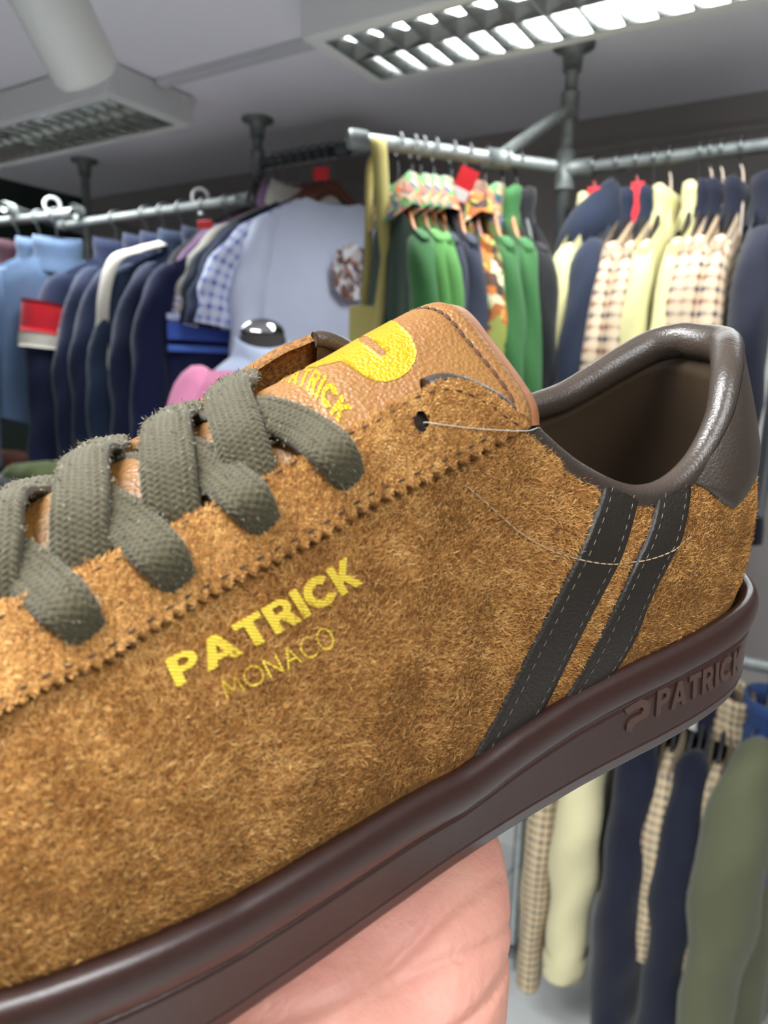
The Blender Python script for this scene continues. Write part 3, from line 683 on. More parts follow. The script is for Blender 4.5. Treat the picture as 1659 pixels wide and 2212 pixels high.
# sole embossing
sm = np.zeros(SG.shape[:2], bool); sm[:, 5:19] = True; sm &= (SG[..., 1] > 0)
c4 = lambda P: [(1000 + x * .3972, 1200 + y * .3972) for x, y in P]
tag(word('PATRICK', uvq(c4([(1042, 872), (1500, 610), (1050, 735), (1512, 490)]), SOLE, sm), SOLE, .55, xs=1.0, gap=.12).obj('embossed_lettering', M_EMBOSS, sole, False), 'embossed PATRICK')
lp = c4([(872, 835), (905, 812), (960, 780), (1000, 785), (1012, 812), (1005, 850), (985, 880), (950, 896), (925, 915), (905, 955), (880, 950), (885, 915), (900, 890), (930, 870), (960, 858), (975, 835), (965, 820), (930, 832), (885, 860)])
lu, lv = SOLE.inv(lp, sm); P, Fq = cdt([(a * 1., b * 1.) for a, b in zip(lu, lv)], None, 1.0)
P3, N = SOLE.ev(P[:, 0], P[:, 1]); mb = MB(); raised(mb, P3, N, Fq, .55); tag(mb.obj('embossed_emblem', M_EMBOSS, sole, False), 'embossed P emblem')

# ---- laces: flat braid with modelled weave
M_LACE = mat('olive_lace_cotton', (80, 73, 51), .8, bump=(3500, .4, .0003), var=(1500, (54, 50, 36), .25), sheen=.2, spec=.2)
def lace(pts, wd, th=1.15, nrm=None, n=330, k=88):
    """pts: local mm centre line; wd: half widths at the points; nrm: surface normals at the points"""
    C = spl(pts, n * 3); d = np.r_[0, np.cumsum(np.linalg.norm(np.diff(C, axis=0), axis=1))]; tq_ = np.linspace(0, d[-1], n)
    par = np.interp(tq_, d, np.linspace(0, len(pts) - 1, n * 3))
    C = spl(pts, t=par); Wd = spl(np.asarray(wd, float), t=par); Nr = spl(nrm, t=par)
    T, N, B = frames(C, Nr); a = np.linspace(0, 2 * np.pi, k, endpoint=False)
    ca, sa = np.cos(a), np.sin(a); cx = np.sign(ca) * abs(ca) ** .8; sy = np.sign(sa) * abs(sa) ** .55
    cols = 8; uu = (cx + 1) / 2 * cols; fr = uu % 1; ci = np.floor(uu)
    sgn = np.where(ci % 2 < 1, 1, -1)
    vph = tq_[:, None] / 1.15 + sgn[None] * (fr - .5)[None] * .8 + (ci % 2)[None] * .5
    hgt = (.5 + .5 * np.cos(2 * np.pi * vph)) * np.sin(np.pi * fr)[None] ** .6 * np.sign(sa)[None] * (abs(sa) ** .4)[None]
    thn = th * np.interp(Wd, [2.5, 4.8], [1.9, 1.0])
    G = C[:, None] + B[:, None] * (Wd[:, None] * cx[None])[..., None] + N[:, None] * (thn[:, None] * sy[None] + .42 * hgt)[..., None]
    Vv = G.reshape(-1, 3); Fq = gfaces(n, k, False, True).tolist(); Fq.append(list(range(k))[::-1]); Fq.append(list(range((n - 1) * k, n * k)))
    o = mesh_obj('lace', Vv * MM, Fq, M_LACE, shoe); tag(o, 'flat woven olive lace')
    return G
def hole(px, py):
    u, v = UP.inv([(px, py)], LATM); return UP.ev(u, v, EOFF)
LACE_G = []
def lpt(x, y, w, off):
    """a point of a lace: w 'e' on the eyestay, 't' on the tongue, a number: at that lateral offset; off = height above it"""
    if w == 'e': u, v = UP.inv([(x, y)], LATM); P, N = UP.ev(u, v, EOFF + off); return P[0], N[0]
    if w == 't': u, v = TON.inv([(x, y)]); P, N = TON.ev(u, v, off); return P[0], N[0]
    p = unY(x, y, w); return p + np.array([0, 0, off]), np.array([0, w / 30., 1.])
def across(holepx, path, w0=4.5):
    P0, N0 = hole(*holepx); p0, n0 = P0[0], N0[0]
    pts = [p0 - n0 * 4.5, p0 - n0 * .4]; nr = [n0 + np.array([-.6, -.6, 0]), n0]; wd = [2.6, 3.2]
    for q in path:
        p, nq = lpt(*q); pts.append(p); nr.append(nq); wd.append(w0)
    wd[2] = w0 * .93
    LACE_G.append(lace(np.array(pts), wd, nrm=np.array(nr)))
def down(path, w0=4.9):
    L = [lpt(*q) for q in path]; LACE_G.append(lace(np.array([a for a, b in L]), [w0] * len(L), nrm=np.array([b for a, b in L])))
across((745, 1030), [(712, 985, 'e', 1.4), (655, 942, 't', 2.2), (600, 917, 't', 2.0), (548, 903, 't', 1.4), (470, 897, -8, 0), (415, 920, -24, 0)])
across((563, 1128), [(530, 1085, 'e', 1.4), (472, 1040, 't', 2.2), (425, 1008, 't', 2.0), (385, 990, 't', 1.4), (310, 990, -8, 0), (250, 1015, -24, 0)])
across((379, 1250), [(345, 1205, 'e', 1.4), (285, 1150, 't', 2.2), (235, 1112, 't', 2.0), (200, 1095, 't', 1.4), (135, 1092, -8, 0), (75, 1110, -24, 0)])
across((184, 1360), [(148, 1316, 'e', 1.4), (85, 1260, 't', 2.2), (32, 1222, 't', 2.0), (-5, 1205, 't', 1.4), (-70, 1195, -8, 0), (-130, 1205, -24, 0)])
down([(535, 842, -34, -6), (518, 820, -27, 0), (510, 838, -15, .8), (512, 885, 't', 4.2), (522, 955, 't', 4.4), (540, 1020, 't', 2.6), (558, 1075, 't', -.5)])
down([(405, 902, -34, -6), (394, 886, -27, 0), (386, 905, -15, .8), (378, 955, 't', 4.2), (374, 1030, 't', 4.4), (377, 1105, 't', 2.6), (386, 1165, 't', -.5)])
down([(244, 978, -34, -6), (230, 960, -27, 0), (220, 980, -15, .8), (206, 1030, 't', 4.2), (194, 1110, 't', 4.4), (184, 1190, 't', 2.6), (182, 1255, 't', -.5)])
down([(88, 1065, -34, -6), (72, 1048, -27, 0), (55, 1072, -15, .8), (32, 1125, 't', 4.2), (12, 1205, 't', 4.4), (-6, 1290, 't', 2.6), (-15, 1345, 't', -.5)])

# ---- clear tag thread
P0, N0 = hole(912, 918); th_pts = [P0[0] - N0[0] * 1, P0[0] + N0[0] * .8]
for x, y in ((980, 926), (1060, 933), (1120, 936)):
    u, v = UP.inv([(x, y)], LATM); P, N = UP.ev(u, v, 2.6); th_pts.append(P[0])
th_pts += [unY(1165, 934, 27) + np.array([0, 0, 1.]), unY(1178, 945, 22)]
Vt, Ft = tube_geo(spl(th_pts, 40) * MM, .10 * MM, seg=6); tag(mesh_obj('tag_thread', Vt, Ft, M_NYLON, shoe), 'clear nylon tag thread')

# ---- suede nap: fibres
def wob(P, f, seed):
    r = np.random.default_rng(seed); o = 0
    for _ in range(5): k = r.normal(size=3) * f; o = o + np.sin(P @ k + r.uniform(0, 6.28))
    return o / 2.2
def nap(name, surf, n, excl, parent, umin=0, umax=None, vmin=0, vmax=None, length=(.6, 1.6), lift=.42, seed=1, keep=None):
    r = np.random.default_rng(seed); G = surf.G
    umax = surf.nu - 1 if umax is None else umax; vmax = surf.nv - 1 if vmax is None else vmax
    a = np.linalg.norm(np.cross(np.diff(G, axis=0)[:, :-1], np.diff(G, axis=1)[:-1]), axis=2); a[:int(umin)] = 0; a[int(umax):] = 0; a[:, :int(vmin)] = 0; a[:, int(vmax):] = 0
    d = CAML - G[:-1, :-1]; f = (d * surf.N[:-1, :-1]).sum(2) / np.linalg.norm(d, axis=2)
    a = a * np.where(f > -.15, 1 * (160 / np.linalg.norm(d, axis=2)) ** 1.5, .05)
    pr = (a / a.sum()).ravel(); idx = r.choice(len(pr), n, p=pr); U = idx // (surf.nv - 1) + r.random(n); V_ = idx % (surf.nv - 1) + r.random(n)
    P, N = surf.ev(U, V_, 0.)
    Q = spx(P); k = np.ones(n, bool)
    for e in excl: k &= ~inpoly(Q, e)
    if keep is not None: k &= keep(P, Q)
    P, N, U, V_ = P[k], N[k], U[k], V_[k]; n = len(P)
    P2, _ = surf.ev(U + .5, V_); Tu = P2 - P; Tu -= N * (Tu * N).sum(1)[:, None]; Tu /= np.linalg.norm(Tu, axis=1)[:, None] + 1e-9; Tv = np.cross(N, Tu)
    ang = .9 + .9 * wob(P, .05, 3) + .45 * wob(P, .2, 4) + r.normal(0, .8, n)
    D = Tu * np.cos(ang)[:, None] + Tv * np.sin(ang)[:, None]; S = np.cross(N, D)
    ln = r.uniform(*length, n) * (1 + .25 * wob(P, .35, 9)); lf = np.clip(lift + r.normal(0, .12, n) + .10 * wob(P, .5, 5), .04, .8)
    bend = r.normal(0, .35, n)[:, None]
    w = r.uniform(.04, .08, n)[:, None]
    p1 = P + D * (ln * .5)[:, None] + S * bend * (ln * .2)[:, None] + N * (ln * lf * .75)[:, None]
    p2 = P + D * ln[:, None] + S * bend * (ln * .7)[:, None] + N * (ln * lf)[:, None]
    sv = (S + N * r.normal(0, .5, n)[:, None]); sv /= np.linalg.norm(sv, axis=1)[:, None]
    Vv = np.stack([P - N * .1 - sv * w, P - N * .1 + sv * w, p1 - sv * w, p1 + sv * w, p2], 1).reshape(-1, 3) * MM
    b = np.arange(n)[:, None] * 5
    me = bpy.data.meshes.new(name); me.vertices.add(len(Vv)); me.vertices.foreach_set('co', Vv.astype(np.float32).ravel())
    L = np.concatenate([b + [0, 1, 3], b + [0, 3, 2], b + [2, 3, 4]], 1).ravel().astype(np.int32)
    me.loops.add(len(L)); me.loops.foreach_set('vertex_index', L)
    me.polygons.add(n * 3); me.polygons.foreach_set('loop_start', np.arange(n * 3, dtype=np.int32) * 3)
    me.update(calc_edges=True); me.validate()
    ti = np.clip(.52 + .07 * wob(P, .09, 12) + .12 * wob(P, 1.1, 13) + r.normal(0, .24, n), 0, 1)
    at = me.attributes.new('tint', 'FLOAT', 'POINT'); at.data.foreach_set('value', np.repeat(ti, 5).astype(np.float32))
    me.materials.append(M_NAP); o = bpy.data.objects.new(name, me); COL.objects.link(o); o.parent = parent; o['kind'] = 'stuff'
    o['label'] = 'short brushed suede fibres'
    return o
ex = [np.array(s1L + s1R[::-1], float), np.array(s2L + s2R[::-1], float), heel_poly, np.r_[np.array(eyeU, float) - [0, 12], np.array(eyeL, float)[::-1] + [0, 2]]]
nap('suede_nap', UP, 210000, ex, upper, vmin=4, vmax=NT - 2, keep=lambda P, Q: P[:, 2] > ztop(P[:, 0]) - 1.5)
nap('suede_nap', EYE_S, 55000, [np.array([HC + [HRX * 1.02 * math.cos(a), HRY * 1.02 * math.sin(a)] for a in ang])], eyestay, length=(.5, 1.1), lift=.2, seed=5, vmax=KE - 2)

# fuzz on the laces
def fuzz():
    r = np.random.default_rng(3); mbV = []; mbF = []
    for G in LACE_G:
        n, k = G.shape[:2]; c = G.mean(1)
        for _ in range(900):
            i = r.integers(5, n - 5); j = r.integers(0, k); p = G[i, j]; nrm = p - c[i]; nrm /= np.linalg.norm(nrm) + 1e-9
            d = nrm + r.normal(0, .7, 3); d /= np.linalg.norm(d); e = np.cross(d, r.normal(size=3)); e /= np.linalg.norm(e); L = r.uniform(.5, 1.3)
            b = len(mbV); mbV += [p - e * .02, p + e * .02, p + d * L * .5 + e * .02 + nrm * .1, p + d * L + r.normal(0, .25, 3)]; mbF += [[b, b + 1, b + 2], [b, b + 2, b + 3]]
    o = mesh_obj('lace_fuzz', np.array(mbV) * MM, mbF, mat('lace_fuzz_cotton', (120, 114, 92), .8), shoe); o['kind'] = 'stuff'; o['label'] = 'fine loose fibres on the laces'
fuzz()
# =================================================================== HAND (palm up under the sole)
M_SKIN = mat('skin', (200, 150, 130), .5, bump=(420, .35, .0012), var=(40, (190, 122, 110), .3), sss=.12, spec=.4)
def hand():
    rings = [(140, -36, -12, 41, 11), (147, -8, -15, 43, 14), (153, 22, -15.5, 43, 15), (161, 38, -18, 42, 16.5), (171, 50, -27, 40.5, 18), (182, 60, -42, 38.5, 19.5), (195, 68, -62, 36, 20), (207, 78, -95, 34, 20), (219, 94, -150, 37, 25), (231, 112, -215, 43, 31)]
    C = spl([r[:3] for r in rings], 60); hw = spl([r[3] for r in rings], 60); ht = spl([r[4] for r in rings], 60)
    T, N, B = frames(C, (0, .35, 1)); wv = np.array([1., 0, 0]); Tn = T * [0, 1, 1]; Tn /= np.linalg.norm(Tn, axis=1)[:, None]; Bx = np.repeat(wv[None], len(T), 0); Bx /= np.linalg.norm(Bx, axis=1)[:, None]; Nz = np.cross(Bx, Tn); Nz *= np.sign((Nz * N).sum(1))[:, None]
    a = np.linspace(0, 2 * np.pi, 40, endpoint=False); ca = np.sign(np.cos(a)) * abs(np.cos(a)) ** .9; sa = np.sign(np.sin(a)) * abs(np.sin(a)) ** .85
    # thenar (toe side) and hypothenar pads
    G = C[:, None] + Bx[:, None] * (hw[:, None] * ca)[..., None] + Nz[:, None] * (ht[:, None] * sa)[..., None]
    mb = MB(); V = G.reshape(-1, 3); Fc = gfaces(60, 40, False, True).tolist() + [list(range(40))[::-1], list(range(59 * 40, 60 * 40))]; mb.add(V, Fc)
    for X, w, r, l in ((109, 31.5, 7.6, -8), (130, 33.5, 8.4, 0), (151, 37, 8.6, 3), (172, 42, 8.2, 0)):
        P = spl([(X, -20, -13), (X, -(w + 1), -12), (X, -(w + 9.5), -3), (X, -(w + 10.5), 12), (X - 1, -(w + 9), 26), (X - 2, -(w + 6.5), 36 + l)], 40)
        mb.tube(P, r * np.interp(np.linspace(0, 1, 40), [0, .35, .4, .65, .7, .9, .97, 1], [1.12, 1.05, 1.1, .98, 1.02, .88, .6, .2]), seg=20)
    P = spl([(172, 30, -20), (190, 27, -20), (210, 28, -16), (228, 28, -12), (243, 27, -9)], 30)
    mb.tube(P, np.interp(np.linspace(0, 1, 30), [0, .4, .6, .9, .97, 1], [16, 12.5, 11, 9, 6, 2]), seg=20)
    me = bpy.data.meshes.new('tmp'); me.from_pydata([tuple(np.array(v) * MM) for v in mb.V], [], mb.F)
    t = bpy.data.objects.new('tmp', me); COL.objects.link(t)
    md = t.modifiers.new('r', 'REMESH'); md.mode = 'VOXEL'; md.voxel_size = .0014
    sm_ = t.modifiers.new('s', 'SMOOTH'); sm_.factor = .5; sm_.iterations = 8
    bpy.context.view_layer.update(); dg = bpy.context.evaluated_depsgraph_get()
    me2 = bpy.data.meshes.new_from_object(t.evaluated_get(dg)); bpy.data.objects.remove(t)
    me2.name = 'person_hand'; n = len(me2.vertices); co = np.empty(n * 3, np.float32); me2.vertices.foreach_get('co', co); co = co.reshape(-1, 3)
    nr = np.empty(n * 3, np.float32); me2.vertices.foreach_get('normal', nr); nr = nr.reshape(-1, 3); p = co / MM
    # creases where the wrist folds, soft hollow between the pads
    d = np.zeros(n)
    for y0, z0, am, wdt in ((46, -5, 1.4, 1.3), (50, -10, 1.0, 1.0), (54, -17, 1.3, 1.2), (60, -27, 1.3, 1.4)):
        s = (p[:, 1] - y0) * .6 - (p[:, 2] - z0) * .8 + 2.2 * np.sin(p[:, 0] * .09 + y0) ; d -= am * np.exp(-(s / wdt) ** 2) * (p[:, 1] > 38) * (.4 + .6 * np.exp(-((p[:, 0] - 150) / 22) ** 2))
    d -= 3.0 * np.exp(-((p[:, 0] - 158) / 9) ** 2 - ((p[:, 1] - 50) / 12) ** 2) * (p[:, 2] > -60)
    d -= .18 * np.sin(p[:, 0] * 2.6 + 1.5 * np.sin(p[:, 1] * .4)) * np.exp(-((p[:, 0] - 150) / 10) ** 2 - ((p[:, 1] - 46) / 8) ** 2)
    co = co + nr * (d * MM)[:, None]; me2.vertices.foreach_set('co', co.astype(np.float32).ravel())
    me2.polygons.foreach_set('use_smooth', [True] * len(me2.polygons)); me2.materials.clear(); me2.materials.append(M_SKIN); me2.update()
    o = bpy.data.objects.new('person_hand', me2); COL.objects.link(o); o.matrix_world = shoe.matrix_world.copy()
    tag(o, 'bare hand and wrist holding the trainer up from beneath its sole', 'hand')
hand()
# =================================================================== GARMENTS
_fab = {}
def fabric(key, col, other=None, rough=.85, scale=420):
    if key not in _fab: _fab[key] = mat('fabric_' + key, col, rough, bump=(scale, .35, .002), var=(14, other or tuple(max(0, c - 10) for c in col), .4), sheen=.15, spec=.25)
    return _fab[key]
def check(key, base, c1, c2, s=95.):
    """woven check: dark bands along z, second bands around"""
    m = bpy.data.materials.new('check_' + key); m.use_nodes = True; nt = m.node_tree; b = nt.nodes['Principled BSDF']; b.inputs['Roughness'].default_value = .85
    tc = nt.nodes.new('ShaderNodeTexCoord'); sx = nt.nodes.new('ShaderNodeSeparateXYZ'); nt.links.new(tc.outputs['UV'], sx.inputs[0])
    def M_(op, a, bb=None):
        n = nt.nodes.new('ShaderNodeMath'); n.operation = op
        for k, v in enumerate((a, bb)):
            if v is None: continue
            if isinstance(v, (int, float)): n.inputs[k].default_value = v
            else: nt.links.new(v, n.inputs[k])
        return n.outputs[0]
    fx = M_('FRACT', M_('MULTIPLY', sx.outputs[0], s)); fz = M_('FRACT', M_('MULTIPLY', sx.outputs[1], s))
    gx = M_('GREATER_THAN', fx, .62); gz = M_('GREATER_THAN', fz, .6)
    rowi = M_('MODULO', M_('FLOOR', M_('MULTIPLY', sx.outputs[1], s)), 2)
    mixc = nt.nodes.new('ShaderNodeMix'); mixc.data_type = 'RGBA'; mixc.inputs[6].default_value = lin(c1); mixc.inputs[7].default_value = lin(c2); nt.links.new(rowi, mixc.inputs[0])
    f = M_('ADD', M_('MULTIPLY', M_('ADD', gx, gz), .32), M_('MULTIPLY', M_('MULTIPLY', gx, gz), .36))
    mx = nt.nodes.new('ShaderNodeMix'); mx.data_type = 'RGBA'; mx.inputs[6].default_value = lin(base); nt.links.new(f, mx.inputs[0]); nt.links.new(mixc.outputs[2], mx.inputs[7])
    nt.links.new(mx.outputs[2], b.inputs['Base Color']); return m
def blotch(key, cols, s=38.):
    m = bpy.data.materials.new('print_' + key); m.use_nodes = True; nt = m.node_tree; b = nt.nodes['Principled BSDF']; b.inputs['Roughness'].default_value = .8
    tc = nt.nodes.new('ShaderNodeTexCoord'); n = nt.nodes.new('ShaderNodeTexNoise'); n.inputs['Scale'].default_value = 18; mp = nt.nodes.new('ShaderNodeMix'); mp.data_type = 'VECTOR'; mp.inputs[0].default_value = .12
    v = nt.nodes.new('ShaderNodeTexVoronoi'); v.inputs['Scale'].default_value = s
    nt.links.new(tc.outputs['Object'], n.inputs['Vector']); nt.links.new(tc.outputs['Object'], mp.inputs[4]); nt.links.new(n.outputs['Color'], mp.inputs[5]); nt.links.new(mp.outputs[1], v.inputs['Vector'])
    sp_ = nt.nodes.new('ShaderNodeSeparateColor'); nt.links.new(v.outputs['Color'], sp_.inputs[0])
    r = nt.nodes.new('ShaderNodeValToRGB'); r.color_ramp.interpolation = 'CONSTANT'; e = r.color_ramp.elements
    while len(e) < len(cols): e.new(.5)
    for k, c in enumerate(cols): e[k].position = k / len(cols); e[k].color = lin(c)
    nt.links.new(sp_.outputs[0], r.inputs[0]); nt.links.new(r.outputs[0], b.inputs['Base Color']); return m
M_WOOD = mat('hanger_wood', (176, 112, 52), .4, var=(30, (150, 90, 40), .3)); M_WOODD = mat('dark_hanger_wood', (104, 52, 36), .4, var=(30, (86, 42, 30), .3))
M_BLK = mat('black_plastic', (24, 24, 26), .35); M_WIRE = mat('hook_wire', (120, 122, 125), .3, .9); M_RED = mat('red_tag', (206, 30, 40), .5); M_TAGW = mat('white_tag', (225, 222, 220), .5)
M_STRING = mat('tag_string', (196, 178, 160), .6); M_STRINGR = mat('red_tag_string', (190, 96, 96), .6); M_ZIP = mat('zip_metal', (190, 170, 130), .35, .8)

def on_rail(p0, p1, px):
    lo, hi = 0., 1.; f = lambda t: to_px(p0 + (p1 - p0) * t)[0]
    up = f(1.) > f(0.)
    lo, hi = -.3, 1.3
    for _ in range(50):
        m_ = (lo + hi) / 2
        if (f(m_) < px) == up: lo = m_
        else: hi = m_
    return p0 + (p1 - p0) * lo
def gmesh(name, G, m, parent, cu=False, cv=False, du=.012, dv=.012):
    G = np.asarray(G); nu, nv = G.shape[:2]
    # metric uv for the woven checks
    su = np.r_[0, np.cumsum(np.linalg.norm(np.diff(G, axis=0), axis=2).mean(1))]; sv = np.r_[0, np.cumsum(np.linalg.norm(np.diff(G, axis=1), axis=2).max(0))]
    a, b = np.meshgrid(su, sv, indexing='ij')
    return mesh_obj(name, G.reshape(-1, 3), gfaces(nu, nv, cu, cv), m, parent, True, np.stack([b, a], -1).reshape(-1, 2))
def torso(root, m, sw, L, dep, seed, open_front=False, neck=.075, ztop_=-.105, drop=.12, name='body', flare=.0):
    r = np.random.default_rng(seed); nu, nv = 26, 44; ph = r.uniform(0, 6, 4)
    a = np.linspace(0, 2 * np.pi, nv, endpoint=False); G = np.zeros((nu, nv, 3))
    for i in range(nu):
        v = i / (nu - 1); ca = np.sign(np.cos(a)) * abs(np.cos(a)) ** .8; sa = np.sin(a)
        w = sw * np.interp(v, [0, .12, .3, 1], [1, 1.0, .93, .98 + flare]); d = dep * np.interp(v, [0, .08, .3, 1], [.55, .85, 1, .9])
        x = w * ca; z0 = ztop_ - drop * (abs(x) / sw) ** 1.15
        nk = np.clip(1 - (x / neck) ** 2, 0, None); z0 = z0 - nk * np.where(sa > 0, .05, .012)
        fold = (.010 * np.sin(x * 38 + ph[0] + 2 * v) + .008 * np.sin(x * 71 + ph[1] - 3 * v)) * v
        sq = np.sign(sa) * abs(sa) ** .5; y = d * sq + fold * sq
        G[i] = np.c_[x, y, z0 * (1 - v) + (-L + .012 * np.sin(x * 25 + ph[2])) * v]
    gmesh(name, G, m, root, cv=True)
    return G
def sleeve(root, m, s, sw, Ls, seed, r0=.078, r1=.055, out=.05, cuff=None, fwd=0., short=False, ztop_=-.105, drop=.12, cuffh=.055):
    r = np.random.default_rng(seed); n = 26; ph = r.uniform(0, 6, 3)
    zs = ztop_ - drop - .03
    pts = [(s * (sw - .10), 0, zs + .045), (s * (sw - .03), 0, zs + .008), (s * (sw + out * .5), fwd * .3, zs - Ls * .3), (s * (sw + out * .85), fwd * .7, zs - Ls * .65), (s * (sw + out), fwd, zs - Ls)]
    C = spl(pts, n); t = np.linspace(0, 1, n)
    rad = (r0 + (r1 - r0) * t) * np.interp(t, [0, .12, .3, .5], [.25, .5, .85, 1])
    k = 22; a = np.linspace(0, 2 * np.pi, k, endpoint=False); T, N, B = frames(C, (0, 1, 0))
    wob_ = 1 + .09 * np.sin(t[:, None] * 13 + 2 * np.cos(a)[None] + ph[0]) + .07 * np.sin(t[:, None] * 29 + 3 * np.sin(a)[None] + ph[1])
    G = C[:, None] + (B[:, None] * np.cos(a)[None, :, None] * .85 + N[:, None] * np.sin(a)[None, :, None] * .72) * (rad[:, None] * wob_)[..., None]
    o = gmesh('sleeve', G, m, root, cv=True)
    if cuff is not None:
        c0 = int(n - max(3, cuffh / (Ls) * n)); GC = C[c0:, None] + (B[c0:, None] * np.cos(a)[None, :, None] * .85 + N[c0:, None] * np.sin(a)[None, :, None] * .72) * (rad[c0:, None, None] * 1.02 + .003)
        inn = C[-1] + (GC[-1] - C[-1]) * .8 + np.array([0, 0, .03]); gmesh('cuff', np.concatenate([GC, inn[None]], 0), cuff, o, cv=True)
    return o
def collar(root, m, kind='stand', ztop_=-.105, h=.05, rx=.078, ry=.05):
    a = np.linspace(0, 2 * np.pi, 30, endpoint=False); rows = []
    if kind == 'hood':
        for v in np.linspace(0, 1, 9):
            rr = math.sin(v * math.pi * .5 + .25); rows.append(np.c_[.125 * rr * np.cos(a), -.03 + .085 * rr * np.sin(a) - .02 * v, np.full(30, ztop_ + .055 - .15 * v ** 1.2) + .02 * np.sin(a)])
        rows.insert(0, np.c_[.04 * np.cos(a), -.03 + .03 * np.sin(a), np.full(30, ztop_ + .03)])
    else:
        fr = np.where(np.sin(a) > 0, np.sin(a), 0)
        for dr, z in ((.012, -.055), (.006, -.025), (0, 0), (.004, h * .5), (0.002, h), (-.004, h + .003), (-.008, h * .5), (-.010, -.02)):
            rows.append(np.c_[(rx + dr) * np.cos(a), (ry + dr) * np.sin(a) * 1.0, ztop_ - .012 + z - fr * (.035 if kind != 'stand' else .022) - (abs(np.cos(a)) ** 3) * .004])
        if kind == 'polo':
            rows = [np.c_[(rx + .026) * np.cos(a), (ry + .03) * np.sin(a), ztop_ - .035 - fr * .05], np.c_[(rx + .016) * np.cos(a), (ry + .02) * np.sin(a), ztop_ - .005 - fr * .04]] + rows[4:] + [np.c_[(rx - .009) * np.cos(a), (ry - .009) * np.sin(a), np.full(30, ztop_ - .075)]]
    return gmesh('collar', np.array(rows), m, root, cv=True)
def hanger(pos, rz, label, wood=None, group='clothes hangers', sw=.2, tagm=None, wire=None):
    root = empty('clothes_hanger', loc=pos, rz=rz); tag(root, label, 'hanger', group); wood = wood or M_WOOD
    P = spl([(-sw, 0, -.24), (-sw * .6, .0, -.196), (-.05, 0, -.132), (0, 0, -.102), (.05, 0, -.132), (sw * .6, .0, -.196), (sw, 0, -.24)], 30)
    MB().tube(P, np.interp(np.linspace(-1, 1, 30), [-1, -.5, 0, .5, 1], [.006, .007, .009, .007, .006]), seg=10, ref=(0, 0, 1), flat=np.interp(abs(np.linspace(-1, 1, 30)), [0, .3, 1], [.024, .015, .008])).obj('hanger_bar', wood, root)
    a = np.linspace(math.radians(200), math.radians(-60), 20); A = np.c_[.0245 * np.cos(a), 0 * a, .0245 * np.sin(a)]
    P = np.concatenate([A, [(.004, 0, -.040), (0, 0, -.075), (0, 0, -.1)]])
    MB().tube(P, .0028, seg=8, ref=(0, 1, 0)).obj('hook', wire or M_WIRE, root)
    if tagm is not None:
        MB().box((0.0, .012, -.055), (.028, .002, .022)).obj('size_tag', tagm, root, False)
    return root
def clothing(name, label, cat, group, pos, n2, m, sw=.2, L=.72, dep=.05, kind='stand', colm=None, Ls=.58, cuff=None, seed=1, wood=None, hlabel=None, hm=None, out=.05, short=False, wire=None, tagm=None, hang=True, r0=.078, r1=.055, flare=0, dz=0, body_m=None, crx=.078, cry=.05, drop=.12):
    rz = math.atan2(n2[1], n2[0]) - math.pi / 2
    root = empty(name, loc=(pos[0], pos[1], pos[2] + dz), rz=rz); tag(root, label, cat, group)
    torso(root, body_m or m, sw, L, dep, seed, flare=flare, drop=drop)
    for s in (-1, 1): sleeve(root, m, s, sw, Ls, seed + s + 5, r0, r1, out, cuff, drop=drop)
    if kind: collar(root, colm or m, kind, rx=crx, ry=cry)
    if hang: hanger((pos[0], pos[1], pos[2] + dz), rz, hlabel or ('hanger holding the ' + label), hm or wood, sw=sw * .95, tagm=tagm, wire=wire)
    return root

NA = E1[:2]; NB_ = -rBd[:2]; GA, GB, GC_, GD, GE, GF = 'jackets on the right rail', 'jackets on the slanting rail', 'tops on the centre rail', 'navy tops on the left rail', 'light blue jackets at the left edge', 'jackets on the lower rail'
cream = fabric('cream', (206, 200, 146)); navy = fabric('navy', (26, 36, 56)); navy2 = fabric('ink_navy', (20, 24, 42)); hound = check('houndstooth', (206, 184, 154), (34, 38, 62), (110, 62, 48), 40.)
hound2 = check('small_houndstooth', (186, 168, 136), (34, 36, 58), (96, 66, 54), 52.)
# ---- rail A
specA = [(1286, 'cream jacket with a raised collar nearest the post', 'jacket', cream, None, 'stand', .58, None),
 (1336, 'dark navy jacket between the cream jacket and the first checked sleeves', 'jacket', navy, None, 'hood', .60, None),
 (1378, 'first checked shirt with navy collar, counted from the post', 'shirt', hound, navy, 'stand', .60, None),
 (1417, 'second checked shirt with navy collar, left of the narrow cream jacket', 'shirt', hound, navy, 'stand', .60, None),
 (1449, 'cream jacket between the two pairs of checked shirts', 'jacket', cream, None, 'stand', .62, None),
 (1515, 'second cream jacket on the right, against the three checked shirts', 'jacket', cream, None, 'stand', .62, None),
 (1537, 'checked shirt just right of the second cream jacket', 'shirt', hound, navy2, 'stand', .60, None),
 (1560, 'checked shirt in the middle of the right three', 'shirt', hound, navy2, 'stand', .60, None),
 (1603, 'last checked shirt before the navy jacket with pale piping', 'shirt', hound, navy2, 'stand', .62, None)]
for k, (px, lb, ct, m, cm, kd, Ls, cf) in enumerate(specA):
    p = on_rail(JA, RA1, px); g = clothing('hanging_' + ct, lb, ct, GA, p, NA, m, sw=.2, L=.74, dep=.03, kind=kd, colm=cm, Ls=Ls, seed=20 + k, hm=M_BLK, hlabel='black hanger of the ' + lb, r0=(.07 if k == 1 else .055 if k == 0 else .046), r1=.04, out=.05, crx=.07, cry=.028)
    if k in (0, 2, 4, 6, 7, 8):
        MB().tube(spl([(.0, .0, -.03), (.03, .012, -.06), (.05, .02, -.12), (.07, .025, -.2)], 12), .0022, seg=6).obj('tag_string', M_STRINGR if k in (0, 2) else M_STRING, g)
    if k in (0, 2): MB().box((.06, .02, -.11), (.004, .014, .05)).obj('price_tag', M_RED, g, False)
